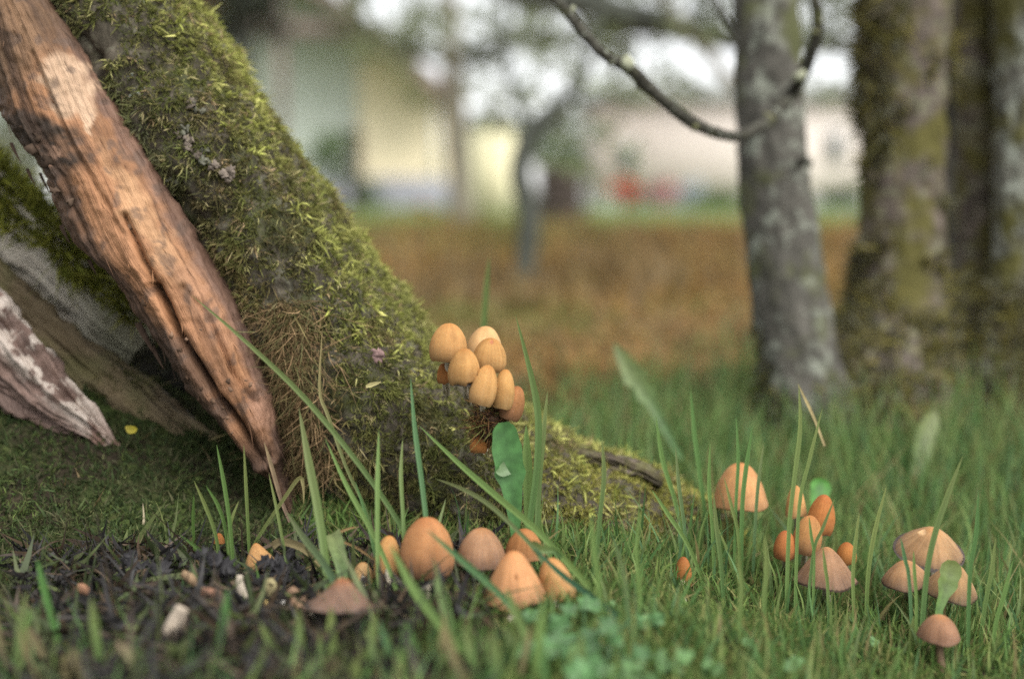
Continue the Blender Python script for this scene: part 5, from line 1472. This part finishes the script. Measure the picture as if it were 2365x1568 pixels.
b4 = P(560, 560, 13); b4[2] = float(hgt(b4[0], b4[1]))
bt4 = empty('dark_spruce', b4, 'dark evergreen tree showing above the mossy trunk edge beside the house roof', 'tree')
far_branch([(570, 560, 13, 30), (565, 200, 13, 26), (560, -200, 13, 20)], bt4, M['far_bark_dark'], 'trunk')
cen = [P(fg.normal(560, 45), fg.uniform(-150, 80), fg.uniform(12.6, 13.4)) for _ in range(40)]
leaf_cloud('crown', cen, [.16] * 40, 40, .09, [(.022, .028, .018), (.03, .036, .022), (.04, .04, .03)], bt4, fg)

# distant row of trees behind the houses
for i, (u, r_) in enumerate([(-150, 3.4), (20, 3.3), (190, 3.2), (380, 3.0), (560, 3.2), (760, 2.6), (905, 2.4), (1040, 2.2), (1160, 2.6), (1330, 2.3), (1480, 2.4), (1640, 3.0), (1790, 2.7), (1930, 3.1), (2080, 3.0), (2260, 3.4)]):
    y_ = 78 + fg.uniform(-8, 8)
    x_ = hx(u, y_)
    t_ = empty('distant_tree', (x_, y_, float(hgt(x_, y_)) - .1), 'round leafy tree in the far row ' + ('behind the leaning trunk' if u < 600 else 'above the yellow house' if u < 1060 else 'above the cream shed' if u < 1400 else 'above the pale house' if u < 2000 else 'behind the broad mossy tree'), 'tree', 'distant trees behind the houses')
    hgt_ = r_ * 2.1
    v, nn, s, th_, rr_ = sweep(np.array([[x_, y_, -.3, .22], [x_, y_, hgt_ * .5, .16], [x_ + .2, y_, hgt_ * .9, .08]]), 10, 8)
    obj('trunk', tube_mesh('trunk', v, M['far_bark_dark']), t_)
    cen = [np.array([x_, y_, hgt_ * .62]) + fg.normal(size=3) * np.array([.42, .42, .26]) * r_ for _ in range(16)]
    leaf_cloud('crown', cen, [r_ * .42] * 16, 70, .42, [(.17, .20, .14), (.20, .23, .16), (.14, .17, .12)], t_, fg)

# shrubs near the houses
def shrub(label, u, v, r, d, cols, bloom=None, name='garden_shrub', cat='shrub', group=None):
    c0 = P(u, v, d)
    gx_, gy_ = c0[0], c0[1]
    g_ = float(hgt(gx_, gy_))
    t_ = empty(name, (gx_, gy_, g_), label, cat, group)
    R_ = px(r, d)
    for k in range(4):
        e = c0 + fg.normal(size=3) * R_ * .3
        v_, _, _, _, _ = sweep(np.array([[gx_ + fg.normal() * .05, gy_, g_ - .1, .03], [*((c0 + np.array([gx_, gy_, g_])) / 2), .025], [*e, .012]]), 8, 6)
        obj('stem', tube_mesh('stem', v_, M['far_bark_dark']), t_)
    hcen = np.linspace(max(g_ + R_ * .4, c0[2] - R_), c0[2] + R_ * .5, 12)
    cen = [np.array([gx_ + fg.normal() * R_ * .4, gy_ + fg.normal() * R_ * .3, z]) for z in hcen]
    leaf_cloud('foliage', cen, [R_ * .5] * 12, 50, max(R_ * .22, .06), cols, t_, fg)
    if bloom:
        leaf_cloud('blossom', [c0 + fg.normal(size=3) * R_ * .3 + np.array([0, -R_ * .6, 0]) for _ in range(14)], [R_ * .36] * 14, 30, max(R_ * .25, .08), [bloom], t_, fg)
SG = [(.08, .13, .04), (.11, .16, .05), (.06, .10, .035)]
shrub('rounded green shrub at the corner of the yellow house', 775, 345, 60, 34, SG)
shrub('low green bush before the yellow house foundation', 855, 440, 34, 33, SG)
shrub('bush with bright red blossoms before the pale house', 1448, 440, 40, 40, SG, (.62, .05, .03))
shrub('bush with pink blossoms beside the red-flowered bush', 1530, 440, 38, 41, [(.25, .2, .17)], (.62, .30, .30))
shrub('bush with pale blue blossoms beside the pink-flowered bush', 1592, 450, 38, 41, [(.25, .27, .25)], (.50, .56, .62))
shrub('white-blossomed bush by the dark bin', 1405, 475, 36, 34, [(.22, .26, .18)], (.62, .64, .58))
shrub('small bush with orange blossoms at the yellow house corner', 975, 488, 18, 32, SG, (.55, .16, .05))
shrub('green bush growing over the top of the dark bin', 1290, 365, 40, 18.4, SG)
shrub('olive green bush between the cream shed and the dark bin', 1215, 470, 40, 24, SG)
shrub('pale green low hedge plant beside the mossy tree', 1945, 455, 50, 36, SG)
shrub('tall olive hedge plant showing between the bare wood and the weathered limb', 40, 360, 130, 26, [(.16, .17, .12), (.20, .20, .15)])
shrub('broad green hedge plant behind the slim grey trunk', 1660, 480, 55, 34, SG)
